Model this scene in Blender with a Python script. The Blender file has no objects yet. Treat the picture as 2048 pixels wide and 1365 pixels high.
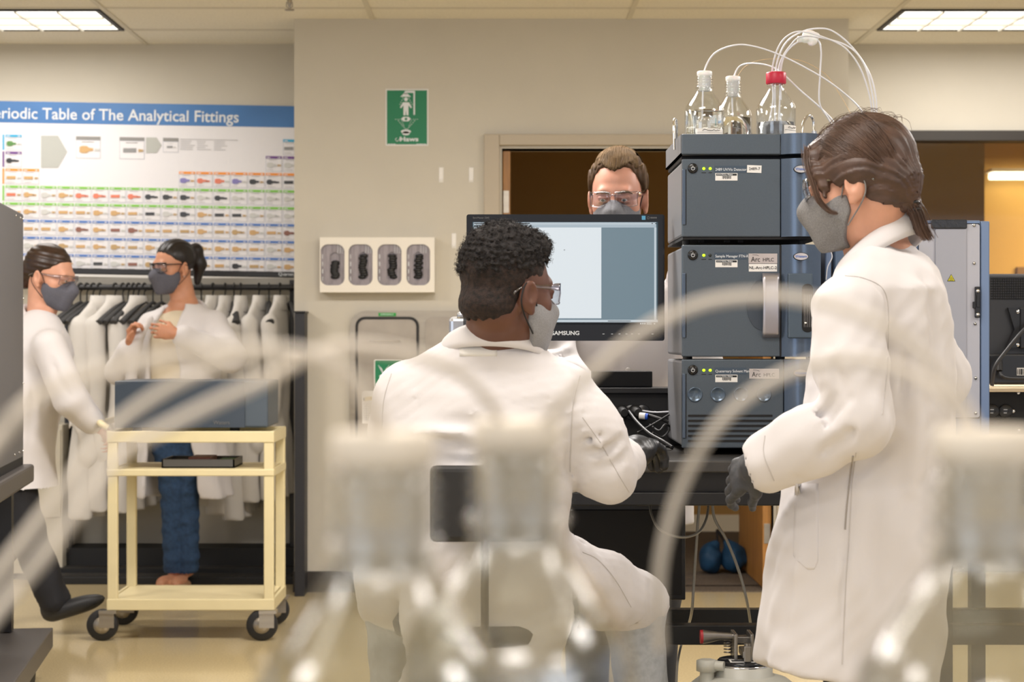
import bpy, bmesh, math, random
import numpy as np
from mathutils import Vector, Matrix
random.seed(7); RNG = np.random.RandomState(7)
SC = bpy.context.scene
COL = SC.collection
# ------------------------------------------------------------------ camera, world, lights, exposure
FPX = 3700.0            # focal length in pixels of the 2048 wide frame
VX, VY = 1000.0, 675.0  # vanishing point of the room's long axis
H = 1.22                # camera height
cd = bpy.data.cameras.new('camera'); cam = bpy.data.objects.new('camera', cd); COL.objects.link(cam)
cam.location = (0, 0, H); cam.rotation_euler = (math.pi/2, 0, 0)
cd.sensor_width = 36; cd.lens = FPX/2048*36
cd.shift_x = (1024-VX)/2048; cd.shift_y = -(682.5-VY)/2048
cd.clip_start = 0.05; cd.clip_end = 60
cd.dof.use_dof = True; cd.dof.focus_distance = 4.55; cd.dof.aperture_fstop = 6.4
SC.camera = cam
SC.view_settings.view_transform = 'Standard'; SC.view_settings.look = 'None'
SC.view_settings.gamma = 1; SC.view_settings.exposure = 0.45; SC.view_settings.use_curve_mapping = False
w = bpy.data.worlds.new('world'); SC.world = w; w.use_nodes = True
w.node_tree.nodes['Background'].inputs[0].default_value = (0.93, 0.93, 1.0, 1)
w.node_tree.nodes['Background'].inputs[1].default_value = 0.42
CEIL = 2.746
def area(name, loc, size, power, col=(1, .95, .915), rot=(0, 0, 0)):
    l = bpy.data.lights.new(name, 'AREA'); l.shape = 'RECTANGLE'; l.size, l.size_y = size
    l.energy = power; l.color = col
    o = bpy.data.objects.new(name, l); o.location = loc; o.rotation_euler = rot; COL.objects.link(o)
    return o
for ly, lp in ((-1.8, 14), (0.7, 16), (3.2, 23), (5.7, 58)):
    for lx in (-2.9, -0.1, 2.7):
        area('ceiling_lamp_light', (lx, ly, CEIL-.03), (1.15, .55), lp)
for lx in (-2.45, 2.45):
    area('ceiling_lamp_light', (lx, 8.87, CEIL-.03), (1.1, .5), 13)
area('window_daylight', (-3.9, -2.6, 1.7), (3.0, 1.8), 40, (.70, .82, 1), (math.radians(100), 0, math.radians(-50)))
area('window_daylight', (3.4, -2.9, 1.7), (3.0, 1.8), 22, (.76, .86, 1), (math.radians(80), 0, math.radians(42)))
area('corridor_light', (4.6, 12.6, 2.6), (1.2, .6), 60, (1, .8, .5))
# ------------------------------------------------------------------ helpers
def W(px, py, d): return (d*(px-VX)/FPX, d, H + d*(VY-py)/FPX)
def WX(px, d): return d*(px-VX)/FPX
def WZ(py, d): return H + d*(VY-py)/FPX
def lin(c):
    if isinstance(c, str): c = [int(c[i:i+2], 16)/255 for i in (0, 2, 4)]
    return tuple((x/12.92 if x <= .04045 else ((x+.055)/1.055)**2.4) for x in c) + (1,)
MATS = {}
def mat(name, col, rough=.5, metal=0, noise=0, nscale=60, bump=0, bscale=200, emit=None, trans=0, ior=1.47, coat=0, alpha=1, sheen=0, stretch=None, sss=0, spec=None):
    if name in MATS: return MATS[name]
    m = bpy.data.materials.new(name); m.use_nodes = True; nt = m.node_tree; b = nt.nodes['Principled BSDF']
    c = lin(col); b.inputs['Base Color'].default_value = c
    b.inputs['Roughness'].default_value = rough; b.inputs['Metallic'].default_value = metal
    if trans: b.inputs['Transmission Weight'].default_value = trans; b.inputs['IOR'].default_value = ior
    if coat: b.inputs['Coat Weight'].default_value = coat
    if sheen: b.inputs['Sheen Weight'].default_value = sheen
    if spec is not None: b.inputs['Specular IOR Level'].default_value = spec
    if sss:
        b.inputs['Subsurface Weight'].default_value = sss; b.inputs['Subsurface Scale'].default_value = .01
    if alpha < 1: b.inputs['Alpha'].default_value = alpha
    if emit: b.inputs['Emission Color'].default_value = c; b.inputs['Base Color'].default_value = tuple(x*.08 for x in c[:3])+(1,); b.inputs['Emission Strength'].default_value = emit
    if noise or bump:
        tc = nt.nodes.new('ShaderNodeTexCoord'); mp = nt.nodes.new('ShaderNodeMapping')
        nt.links.new(tc.outputs['Object'], mp.inputs[0])
        if stretch: mp.inputs['Scale'].default_value = stretch
    if noise:
        n = nt.nodes.new('ShaderNodeTexNoise'); n.inputs['Scale'].default_value = nscale; n.inputs['Detail'].default_value = 5
        nt.links.new(mp.outputs[0], n.inputs['Vector'])
        r = nt.nodes.new('ShaderNodeValToRGB')
        r.color_ramp.elements[0].position = .3; r.color_ramp.elements[1].position = .7
        r.color_ramp.elements[0].color = tuple(x*(1-noise) for x in c[:3]) + (1,)
        r.color_ramp.elements[1].color = tuple(min(1, x*(1+noise)) for x in c[:3]) + (1,)
        nt.links.new(n.outputs[0], r.inputs[0]); nt.links.new(r.outputs[0], b.inputs['Base Color'])
    if bump:
        n = nt.nodes.new('ShaderNodeTexNoise'); n.inputs['Scale'].default_value = bscale; n.inputs['Detail'].default_value = 3
        nt.links.new(mp.outputs[0], n.inputs['Vector'])
        bp = nt.nodes.new('ShaderNodeBump'); bp.inputs['Strength'].default_value = bump; bp.inputs['Distance'].default_value = .002
        nt.links.new(n.outputs[0], bp.inputs['Height']); nt.links.new(bp.outputs[0], b.inputs['Normal'])
    MATS[name] = m; return m
def clear(name, tint='ffffff', glossy=.12, rough=.03):
    """thin clear plastic: see-through with reflections"""
    if name in MATS: return MATS[name]
    m = bpy.data.materials.new(name); m.use_nodes = True; nt = m.node_tree; nt.nodes.clear()
    o = nt.nodes.new('ShaderNodeOutputMaterial'); mx = nt.nodes.new('ShaderNodeMixShader')
    t = nt.nodes.new('ShaderNodeBsdfTransparent'); t.inputs[0].default_value = lin(tint)
    g = nt.nodes.new('ShaderNodeBsdfGlossy'); g.inputs['Roughness'].default_value = rough
    f = nt.nodes.new('ShaderNodeLayerWeight'); f.inputs[0].default_value = .5
    q = nt.nodes.new('ShaderNodeMath'); q.operation = 'POWER'; q.inputs[1].default_value = 4; nt.links.new(f.outputs['Facing'], q.inputs[0])
    a = nt.nodes.new('ShaderNodeMath'); a.operation = 'MULTIPLY_ADD'; a.inputs[1].default_value = .75; a.inputs[2].default_value = .03+glossy*.4
    nt.links.new(q.outputs[0], a.inputs[0]); nt.links.new(a.outputs[0], mx.inputs[0])
    nt.links.new(t.outputs[0], mx.inputs[1]); nt.links.new(g.outputs[0], mx.inputs[2]); nt.links.new(mx.outputs[0], o.inputs[0])
    MATS[name] = m; return m
ORG = {}
def tag(o, label, cat, group=None, kind=None):
    if label: o['label'] = label
    if cat: o['category'] = cat
    if group: o['group'] = group
    if kind: o['kind'] = kind
    return o
def thing(name, label, cat, loc=(0, 0, 0), group=None):
    o = bpy.data.objects.new(name, None); COL.objects.link(o); o.location = loc; o.empty_display_size = .05
    ORG[o.name] = tuple(loc); return tag(o, label, cat, group)
def link_mesh(name, V, F, mats, parent=None, M=None, smooth=False, loc=None, midx=None, angle=None):
    V = np.asarray(V, dtype=np.float64).reshape(-1, 3)
    off = np.array(ORG[parent.name]) if parent is not None else (np.array(loc) if loc is not None else np.zeros(3))
    me = bpy.data.meshes.new(name)
    me.from_pydata((V-off).tolist(), [], F if isinstance(F, list) else F.tolist())
    for m in (mats if isinstance(mats, (list, tuple)) else [mats]): me.materials.append(m)
    if midx is not None: me.polygons.foreach_set('material_index', np.asarray(midx, dtype=np.int32))
    if smooth is True: me.polygons.foreach_set('use_smooth', np.ones(len(me.polygons), dtype=bool))
    elif smooth is not False: me.polygons.foreach_set('use_smooth', np.asarray(smooth, dtype=bool))
    me.update()
    o = bpy.data.objects.new(name, me); COL.objects.link(o)
    if parent is not None: o.parent = parent
    elif loc is not None: o.location = loc
    ORG[o.name] = tuple(off); return o
def copy_tree(o, parent=None):
    c = o.copy(); COL.objects.link(c)
    if parent is not None: c.parent = parent
    for ch in list(o.children): copy_tree(ch, c)
    ORG[c.name] = ORG.get(o.name, (0, 0, 0)); return c
def frame(fwd, up=(0, 0, 1)):
    """3x3 with columns right, forward, up"""
    f = np.array(fwd, float); f /= np.linalg.norm(f); u = np.array(up, float)
    r = np.cross(f, u); r /= np.linalg.norm(r); u = np.cross(r, f); return np.stack([r, f, u], 1)
def rotz(a):
    c, s = math.cos(a), math.sin(a); return np.array([[c, -s, 0], [s, c, 0], [0, 0, 1.]])
class MB:
    def __init__(s): s.v = []; s.f = []; s.m = []; s.s = []; s.cm = 0
    def add(s, V, F, smooth=False):
        n = len(s.v); s.v += [tuple(map(float, p)) for p in V]
        for f in F: s.f.append(tuple(int(i)+n for i in f)); s.m.append(s.cm); s.s.append(smooth)
        return s
    def mat(s, i): s.cm = i; return s
    def box(s, x0, x1, y0, y1, z0, z1, bev=0, R=None, c=None, seg=2):
        x0, x1 = sorted((x0, x1)); y0, y1 = sorted((y0, y1)); z0, z1 = sorted((z0, z1))
        bm = bmesh.new(); bmesh.ops.create_cube(bm, size=1)
        for v in bm.verts: v.co = Vector(((x0+x1)/2+v.co.x*(x1-x0), (y0+y1)/2+v.co.y*(y1-y0), (z0+z1)/2+v.co.z*(z1-z0)))
        if bev:
            bev = min(bev, (x1-x0)*.49, (y1-y0)*.49, (z1-z0)*.49)
            bmesh.ops.bevel(bm, geom=list(bm.edges), offset=bev, segments=seg, affect='EDGES', profile=.5)
        V = np.array([v.co[:] for v in bm.verts]); bm.verts.index_update()
        F = [[v.index for v in f.verts] for f in bm.faces]; bm.free()
        if R is not None:
            cc = np.array(c if c is not None else ((x0+x1)/2, (y0+y1)/2, (z0+z1)/2)); V = (V-cc) @ np.array(R).T + cc
        return s.add(V, F, False)
    def obox(s, c, size, R, bev=0):
        a, b, d = [x/2 for x in size]; c = np.array(c, float)
        t = MB().box(-a, a, -b, b, -d, d, bev); V = np.array(t.v) @ np.array(R).T + c
        return s.add(V, t.f, False)
    def tube(s, pts, r, n=8, caps=True, flat=1.0):
        P = np.array(pts, float); m = len(P); rr = np.full(m, r) if np.isscalar(r) else np.array(r, float)
        T = np.gradient(P, axis=0); T /= np.linalg.norm(T, axis=1)[:, None]+1e-12
        a = np.array((0, 0, 1.)) if abs(T[0][2]) < .9 else np.array((1., 0, 0))
        u = np.cross(T[0], a); u /= np.linalg.norm(u); V = []
        for i in range(m):
            u = u - T[i]*np.dot(u, T[i]); u /= np.linalg.norm(u); q = np.cross(T[i], u)
            for k in range(n):
                t = 2*math.pi*k/n; V.append(P[i]+rr[i]*(math.cos(t)*u+math.sin(t)*q*flat))
        F = [(i*n+k, i*n+(k+1) % n, (i+1)*n+(k+1) % n, (i+1)*n+k) for i in range(m-1) for k in range(n)]
        s.add(V, F, True)
        if caps: s.add(V[:n], [list(range(n))[::-1]]); s.add(V[-n:], [list(range(n))])
        return s
    def lathe(s, prof, c=(0, 0, 0), n=32, R=None, smooth=True, flute=None):
        V = []; m = len(prof)
        for (r, z) in prof:
            for k in range(n):
                t = 2*math.pi*k/n; q = r if flute is None else r*(1+flute*(k % 2))
                V.append((q*math.cos(t), q*math.sin(t), z))
        V = np.array(V); V = V @ (np.array(R).T if R is not None else np.eye(3)) + np.array(c)
        F = [(i*n+k, i*n+(k+1) % n, (i+1)*n+(k+1) % n, (i+1)*n+k) for i in range(m-1) for k in range(n)]
        s.add(V, F, smooth)
        if prof[0][0] > 1e-5: s.add(V[:n], [list(range(n))[::-1]])
        if prof[-1][0] > 1e-5: s.add(V[-n:], [list(range(n))])
        return s
    def cyl(s, a, b, r, n=20, r2=None): return s.tube([a, b], [r, r if r2 is None else r2], n)
    def ell(s, c, r, R=None, n=16):
        V = []; F = []
        for i in range(n//2+1):
            p = math.pi*i/(n//2)
            for k in range(n):
                t = 2*math.pi*k/n; V.append((r[0]*math.sin(p)*math.cos(t), r[1]*math.sin(p)*math.sin(t), r[2]*math.cos(p)))
        for i in range(n//2):
            for k in range(n): F.append((i*n+k, (i+1)*n+k, (i+1)*n+(k+1) % n, i*n+(k+1) % n))
        V = np.array(V)
        if R is not None: V = V @ np.array(R).T
        return s.add(V+np.array(c), F, True)
    def grid(s, P, smooth=True, thick=0):
        P = np.array(P, float); a, b = P.shape[:2]; V = P.reshape(-1, 3)
        F = [(i*b+j, i*b+j+1, (i+1)*b+j+1, (i+1)*b+j) for i in range(a-1) for j in range(b-1)]
        if not thick: return s.add(V, F, smooth)
        du = np.gradient(P, axis=0); dv = np.gradient(P, axis=1); N = np.cross(du, dv); N /= np.linalg.norm(N, axis=2)[..., None]+1e-12
        Q = (P - N*thick).reshape(-1, 3); n = a*b; V = np.concatenate([V, Q])
        F += [(f[3]+n, f[2]+n, f[1]+n, f[0]+n) for f in F]
        for i in range(a-1):
            F.append((i*b, (i+1)*b, (i+1)*b+n, i*b+n)); F.append((i*b+b-1+n, (i+1)*b+b-1+n, (i+1)*b+b-1, i*b+b-1))
        for j in range(b-1):
            F.append((j+n, j+1+n, j+1, j)); F.append(((a-1)*b+j, (a-1)*b+j+1, (a-1)*b+j+1+n, (a-1)*b+j+n))
        return s.add(V, F, smooth)
    def flat(s, polys, c, depth=.001, R=None):
        """extruded 2D outline(s) with holes; outline x right, y up, facing -Y of R"""
        cu = bpy.data.curves.new('t', 'CURVE'); cu.dimensions = '2D'; cu.fill_mode = 'BOTH'; cu.extrude = depth/2
        for p in polys:
            sp = cu.splines.new('POLY'); sp.points.add(len(p)-1); sp.use_cyclic_u = True
            for i, q in enumerate(p): sp.points[i].co = (q[0], q[1], 0, 1)
        return s._curve(cu, c, R)
    def text(s, body, c, size, R=None, depth=.0006, align='CENTER', bold=0, sx=1.0, spacing=1.0):
        cu = bpy.data.curves.new('t', 'FONT'); cu.body = body; cu.size = size; cu.extrude = depth/2; cu.align_x = align; cu.align_y = 'CENTER'
        cu.offset = bold; cu.space_character = spacing; cu.resolution_u = 3
        return s._curve(cu, c, R, sx)
    def _curve(s, cu, c, R, sx=1.0):
        o = bpy.data.objects.new('t', cu); me = o.to_mesh()
        V = np.array([v.co[:] for v in me.vertices]) if len(me.vertices) else np.zeros((0, 3)); F = [list(p.vertices) for p in me.polygons]
        o.to_mesh_clear(); bpy.data.objects.remove(o); bpy.data.curves.remove(cu)
        if not len(V): return s
        V = np.stack([V[:, 0]*sx, -V[:, 2], V[:, 1]], 1)
        if R is not None: V = V @ np.array(R).T
        return s.add(V+np.array(c), F)
    def build(s, name, mats, parent=None, loc=None):
        return link_mesh(name, s.v, s.f, mats, parent, smooth=s.s, loc=loc, midx=s.m)
def rrect(x0, x1, y0, y1, r, n=6):
    P = []
    for cx, cy, a in ((x1-r, y1-r, 0), (x0+r, y1-r, 90), (x0+r, y0+r, 180), (x1-r, y0+r, 270)):
        for i in range(n+1):
            t = math.radians(a+90*i/n); P.append((cx+r*math.cos(t), cy+r*math.sin(t)))
    return P
def circ(cx, cy, r, n=20, ry=None): return [(cx+r*math.cos(2*math.pi*i/n), cy+(ry or r)*math.sin(2*math.pi*i/n)) for i in range(n)]
def spline(pts, n=12):
    P = [np.array(p, float) for p in pts]; P = [2*P[0]-P[1]]+P+[2*P[-1]-P[-2]]; out = []
    for i in range(1, len(P)-2):
        for k in range(n):
            t = k/n; a, b, c, d = P[i-1:i+3]
            out.append(.5*((2*b)+(c-a)*t+(2*a-5*b+4*c-d)*t*t+(3*b-a-3*c+d)*t**3))
    out.append(P[-2]); return np.array(out)
# ------------------------------------------------------------------ implicit surfaces for bodies and cloth
class Field:
    def __init__(s, lo, hi, h, fine=()):
        s.ax = []
        for i in range(3):
            x = lo[i]; p = []
            while x < hi[i]+h:
                p.append(x); st = h
                for fl, fh, hh in fine:
                    if fl[i]-hh <= x <= fh[i]: st = min(st, hh)
                x += st
            s.ax.append(np.array(p, dtype=np.float32))
        s.f = np.full([len(a) for a in s.ax], .3, dtype=np.float32)
    def region(s, lo, hi):
        sl = tuple(slice(max(0, np.searchsorted(s.ax[i], lo[i])-1), min(len(s.ax[i]), np.searchsorted(s.ax[i], hi[i])+1)) for i in range(3))
        X, Y, Z = np.meshgrid(*[s.ax[i][sl[i]] for i in range(3)], indexing='ij', sparse=True)
        return sl, X, Y, Z
    def comb(s, sl, d, k, op):
        a = s.f[sl]
        if a.size == 0: return
        d = d.astype(np.float32)
        if op == 'carve': d = -d
        if k <= 0: s.f[sl] = np.minimum(a, d) if op == 'add' else np.maximum(a, d); return
        h = np.maximum(k-np.abs(a-d), 0)/k; h = h*h*k*.25
        s.f[sl] = (np.minimum(a, d)-h) if op == 'add' else (np.maximum(a, d)+h)
    def ell(s, c, r, R=None, k=.02, op='add'):
        c = np.array(c, float); r = np.array(r, float); m = r.max()+k+.02
        sl, X, Y, Z = s.region(c-m, c+m); R = np.eye(3) if R is None else np.array(R)
        x, y, z = X-c[0], Y-c[1], Z-c[2]; l = [x*R[0, i]+y*R[1, i]+z*R[2, i] for i in range(3)]
        k0 = np.sqrt(sum((l[i]/r[i])**2 for i in range(3))); k1 = np.sqrt(sum((l[i]/r[i]**2)**2 for i in range(3)))
        s.comb(sl, k0*(k0-1)/np.maximum(k1, 1e-6), k, op); return s
    def cap(s, a, b, ra, rb=None, k=.02, op='add', sq=None):
        """tapered capsule; sq=(axis, factor) squashes the cross-section along axis"""
        a = np.array(a, float); b = np.array(b, float); rb = ra if rb is None else rb; m = max(ra, rb)*(1.6 if sq else 1)+k+.02
        sl, X, Y, Z = s.region(np.minimum(a, b)-m, np.maximum(a, b)+m); ab = b-a; L = max(float(ab @ ab), 1e-9)
        x, y, z = X-a[0], Y-a[1], Z-a[2]
        t = np.clip((x*ab[0]+y*ab[1]+z*ab[2])/L, 0, 1); dx, dy, dz = x-t*ab[0], y-t*ab[1], z-t*ab[2]
        q = dx*dx+dy*dy+dz*dz; sc = 1
        if sq:
            n = np.array(sq[0], float); n /= np.linalg.norm(n); p = dx*n[0]+dy*n[1]+dz*n[2]; q = q+p*p*(sq[1]**2-1)
        s.comb(sl, (np.sqrt(q)-(ra+(rb-ra)*t))*sc, k, op); return s
    def chain(s, pts, rs, k=.02, op='add', sq=None):
        for i in range(len(pts)-1): s.cap(pts[i], pts[i+1], rs[i], rs[i+1], k, op, sq)
        return s
    def loft(s, keys, k=.02, op='add', p=2.3, wob=None):
        """keys: (z, cx, cy, rx, ry, rotdeg)"""
        K = np.array(sorted(keys), float); m = K[:, 3:5].max()*1.3+k+.02
        lo = (K[:, 1].min()-m, K[:, 2].min()-m, K[0, 0]-k-.02); hi = (K[:, 1].max()+m, K[:, 2].max()+m, K[-1, 0]+k+.02)
        sl, X, Y, Z = s.region(lo, hi); zz = Z[0, 0, :]
        def it(c):
            # smooth interpolation
            return np.interp(zz, K[:, 0], K[:, c])[None, None, :]
        cx, cy, rx, ry, ro = [it(c) for c in range(1, 6)]; ca, sa = np.cos(np.radians(ro)), np.sin(np.radians(ro))
        x, y = X-cx, Y-cy; u = x*ca+y*sa; v = -x*sa+y*ca
        if wob is not None: sc = 1+wob(np.arctan2(v/ry, u/rx), Z)
        else: sc = 1
        q = (np.abs(u/(rx*sc))**p+np.abs(v/(ry*sc))**p)**(1/p); d = (q-1)*np.minimum(rx, ry)
        d = np.maximum(d, np.maximum(K[0, 0]-Z, Z-K[-1, 0])); s.comb(sl, d, k, op); return s
    def plane(s, p, n, k=.005):
        """cut away the side n points to"""
        n = np.array(n, float); n /= np.linalg.norm(n); sl, X, Y, Z = s.region([-99]*3, [99]*3)
        d = (X-p[0])*n[0]+(Y-p[1])*n[1]+(Z-p[2])*n[2]; s.comb(sl, -d, k, 'carve'); return s
    def crease(s, pts, amp, wid):
        """valley (amp>0) or ridge (amp<0) along a polyline"""
        P = np.array(pts, float); m = wid*3; sl, X, Y, Z = s.region(P.min(0)-m, P.max(0)+m); best = None
        n = len(P)-1
        for i in range(n):
            a, ab = P[i], P[i+1]-P[i]; L = max(float(ab @ ab), 1e-9); x, y, z = X-a[0], Y-a[1], Z-a[2]
            t = np.clip((x*ab[0]+y*ab[1]+z*ab[2])/L, 0, 1); q = (x-t*ab[0])**2+(y-t*ab[1])**2+(z-t*ab[2])**2
            fade = np.sin(np.clip((i+t)/n, .06, .94)*math.pi)**.6
            g = np.exp(-q/wid**2)*fade; best = g if best is None else np.maximum(best, g)
        s.f[sl] = s.f[sl]+(amp*best).astype(np.float32); return s
    def warp(s, fn, lo=None, hi=None):
        sl, X, Y, Z = s.region(lo or [-99]*3, hi or [99]*3); s.f[sl] = s.f[sl]+fn(X, Y, Z).astype(np.float32); return s
    def mesh(s):
        f = s.f; ins = f < 0; c = np.zeros([n-1 for n in f.shape], np.int8)
        offs = [(a, b, d) for a in (0, 1) for b in (0, 1) for d in (0, 1)]; nx, ny, nz = f.shape
        for a, b, d in offs: c += ins[a:nx-1+a, b:ny-1+b, d:nz-1+d]
        act = (c > 0) & (c < 8); I = np.argwhere(act); idx = np.full(act.shape, -1, np.int64); idx[act] = np.arange(len(I))
        vals = np.stack([f[I[:, 0]+a, I[:, 1]+b, I[:, 2]+d] for a, b, d in offs], 1); O = np.array(offs, float)
        acc = np.zeros((len(I), 3)); cnt = np.zeros(len(I))
        for i in range(8):
            for j in range(i+1, 8):
                if np.abs(O[i]-O[j]).sum() != 1: continue
                va, vb = vals[:, i], vals[:, j]; mm = (va < 0) != (vb < 0); t = np.where(mm, va/np.where(mm, va-vb, 1), 0)
                acc += mm[:, None]*(O[i]+(O[j]-O[i])*t[:, None]); cnt += mm
        pos = I+acc/cnt[:, None]
        V = np.stack([np.interp(pos[:, i], np.arange(len(s.ax[i])), s.ax[i]) for i in range(3)], 1); Q = []
        e = ins[:-1] != ins[1:]; E = np.argwhere(e[:, 1:-1, 1:-1])+(0, 1, 1); fl = ins[E[:, 0], E[:, 1], E[:, 2]]
        q = np.stack([idx[E[:, 0], E[:, 1]-1, E[:, 2]-1], idx[E[:, 0], E[:, 1], E[:, 2]-1], idx[E[:, 0], E[:, 1], E[:, 2]], idx[E[:, 0], E[:, 1]-1, E[:, 2]]], 1); q[~fl] = q[~fl][:, ::-1]; Q.append(q)
        e = ins[:, :-1] != ins[:, 1:]; E = np.argwhere(e[1:-1, :, 1:-1])+(1, 0, 1); fl = ins[E[:, 0], E[:, 1], E[:, 2]]
        q = np.stack([idx[E[:, 0]-1, E[:, 1], E[:, 2]-1], idx[E[:, 0]-1, E[:, 1], E[:, 2]], idx[E[:, 0], E[:, 1], E[:, 2]], idx[E[:, 0], E[:, 1], E[:, 2]-1]], 1); q[~fl] = q[~fl][:, ::-1]; Q.append(q)
        e = ins[:, :, :-1] != ins[:, :, 1:]; E = np.argwhere(e[1:-1, 1:-1, :])+(1, 1, 0); fl = ins[E[:, 0], E[:, 1], E[:, 2]]
        q = np.stack([idx[E[:, 0]-1, E[:, 1]-1, E[:, 2]], idx[E[:, 0], E[:, 1]-1, E[:, 2]], idx[E[:, 0], E[:, 1], E[:, 2]], idx[E[:, 0]-1, E[:, 1], E[:, 2]]], 1); q[~fl] = q[~fl][:, ::-1]; Q.append(q)
        return V, np.concatenate(Q)
    def build(s, name, mats, parent=None, matfn=None, loc=None, keep=True, clean=0):
        V, Q = s.mesh()
        if keep and len(Q):   # drop stray islands: keep the largest
            lab = np.arange(len(V))
            while True:
                mn = lab[Q].min(1); new = lab.copy(); np.minimum.at(new, Q.ravel(), np.repeat(mn, 4)); new = new[new]
                if (new == lab).all(): break
                lab = new
            u, n = np.unique(lab, return_counts=True); big = u[n > max(n.max()*.5 if clean == 0 else clean, 1)]
            kv = np.isin(lab, big); mp = np.cumsum(kv)-1; Q = Q[kv[Q[:, 0]]]; Q = mp[Q]; V = V[kv]
        mi = None
        if matfn is not None: mi = matfn(V[Q].mean(1))
        return link_mesh(name, V, Q, mats, parent, smooth=True, midx=mi, loc=loc)
from mathutils.bvhtree import BVHTree
def surf(o, base):
    """where the sight line through a pixel of the photograph meets the cloth o"""
    me = o.data; t = BVHTree.FromPolygons([v.co+Vector(base) for v in me.vertices], [list(p.vertices) for p in me.polygons])
    def f(px, py, e=.0015):
        dv = Vector(W(px, py, 1.0))-Vector((0, 0, H)); dv.normalize(); q, n, i, r = t.ray_cast(Vector((0, 0, H)), dv)
        if q is None: return None
        if n.dot(dv) > 0: n = -n
        return np.array(q+n*e)
    return f
def cloth_patch(f, px, rows, e, th, name, m, P):
    """sewn-on piece following the cloth; px: columns per row"""
    G = [[f(x, y, e) for x in np.linspace(a, b, px)] for (y, a, b) in rows]
    if any(q is None for r in G for q in r): return None
    return MB().grid(G, True, th).build(name, m, P)
def seam(f, pts, r, name, m, P, e=.0004):
    q = [f(x, y, e) for x, y in spline([(a, b, 0) for a, b in pts], 8)[:, :2]]; q = [p for p in q if p is not None]
    return MB().tube(q, r, 5).build(name, m, P) if len(q) > 3 else None
def wrinkle(X, Y, Z, seed, freq, amp, sc=(1, 1, 1)):
    r = np.random.RandomState(seed); out = 0
    for i in range(6):
        d = r.normal(size=3)*np.array(sc); d = d/np.linalg.norm(r.normal(size=3))*freq*(.7+r.rand()*.8); ph = r.rand()*6.28; d2 = r.normal(size=3)*freq*.35
        out = out+np.sin(X*d[0]+Y*d[1]+Z*d[2]+ph+1.2*np.sin(X*d2[0]+Y*d2[1]+Z*d2[2]))
    return out*amp/3
# ------------------------------------------------------------------ materials of the place
M_WALL = mat('painted_wall', 'c9c3b5', .75, noise=.02, nscale=4, bump=.25, bscale=260)
M_CEIL = mat('ceiling_tile', 'ebe5d5', .9, noise=.06, nscale=90, bump=.5, bscale=180)
M_TBAR = mat('ceiling_grid', 'd6cfbd', .6)
M_FLOOR = mat('vinyl_floor', 'c9b78e', .16, noise=.14, nscale=140, coat=.2)
M_BLACK = mat('black_metal', '161517', .38, noise=.15, nscale=50)
M_BLACKM = mat('black_matte', '111012', .7)
M_RUB = mat('black_rubber', '1c1b1b', .6)
M_WHITE = mat('white_plastic', 'e9e6e0', .4)
M_STEEL = mat('stainless_steel', 'a79f92', .34, .75, noise=.08, nscale=6, stretch=(1, 1, 9))
M_CHROME = mat('chrome', 'd8d8d8', .12, 1)
M_SLATE = mat('slate_blue_casing', '505a64', .42, .25, noise=.05, nscale=300, bump=.06, bscale=900)
M_SLATE2 = mat('slate_curved_panel', '5a6778', .27, .55, noise=.04, nscale=300)
M_SIDE = mat('grey_casing_side', '77787c', .5, .1)
M_INK = mat('black_print', '17181b', .6)
M_PRINT = mat('white_print', 'dfe3e6', .6)
M_PAPER = mat('white_label', 'e4e2de', .6)
M_GREEN = mat('safety_green', '0b7a50', .5)
# ------------------------------------------------------------------ setting
ZW, ZL = 8.85, 9.62
def struct(mb, name, mats, **k):
    o = mb.build(name, mats, **k); o['kind'] = 'structure'; return o
struct(MB().box(-7, 7, -4, 9.9, -.05, 0), 'floor', M_FLOOR)
struct(MB().box(-7, 7, -4, 13.3, CEIL, CEIL+.05), 'ceiling', M_CEIL)
mb = MB()
GX = [-1.84+1.228*k for k in range(-3, 6)]; GY = [9.17-.61*k for k in range(0, 21)]
for x in GX: mb.box(x-.012, x+.012, -3.9, ZL, CEIL-.005, CEIL-.001)
for y in GY: mb.box(-6, 6, y-.012, y+.012, CEIL-.004, CEIL-.0005)
struct(mb, 'trim_1', M_TBAR)
XP0, XP1 = WX(588.5, ZW), WX(1697, ZW)
DX0, DX1, DZ = WX(1004, ZW), WX(1004, ZW)+1.30, WZ(297, ZW)
mb = MB(); mb.box(XP0, DX0, ZW, ZW+.16, 0, CEIL); mb.box(DX1, XP1, ZW, ZW+.16, 0, CEIL); mb.box(DX0, DX1, ZW, ZW+.16, DZ, CEIL)
mb.box(XP0, XP0+.12, ZW+.16, ZL+.12, 0, CEIL); mb.box(XP1-.12, XP1, ZW+.16, ZL+.12, 0, CEIL)
struct(mb, 'wall_back', M_WALL)
struct(MB().box(-7, XP0, ZL, ZL+.14, 0, CEIL), 'wall_left', M_WALL)
WX0, WX1, WZ0, WZ1 = 1.95, 5.2, .95, WZ(262, ZL)
mb = MB(); mb.box(XP1, WX0, ZL, ZL+.14, 0, CEIL); mb.box(WX0, WX1, ZL, ZL+.14, 0, WZ0); mb.box(WX0, WX1, ZL, ZL+.14, WZ1, CEIL); mb.box(WX1, 7, ZL, ZL+.14, 0, CEIL)
struct(mb, 'wall_right', M_WALL)
struct(MB().box(XP0-.006, DX0-.06, ZW-.006, ZW, 0, .1).box(XP0-.006, XP0, ZW, ZL, 0, .1), 'baseboard_back', mat('dark_cove_base', '3a3530', .6))
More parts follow.
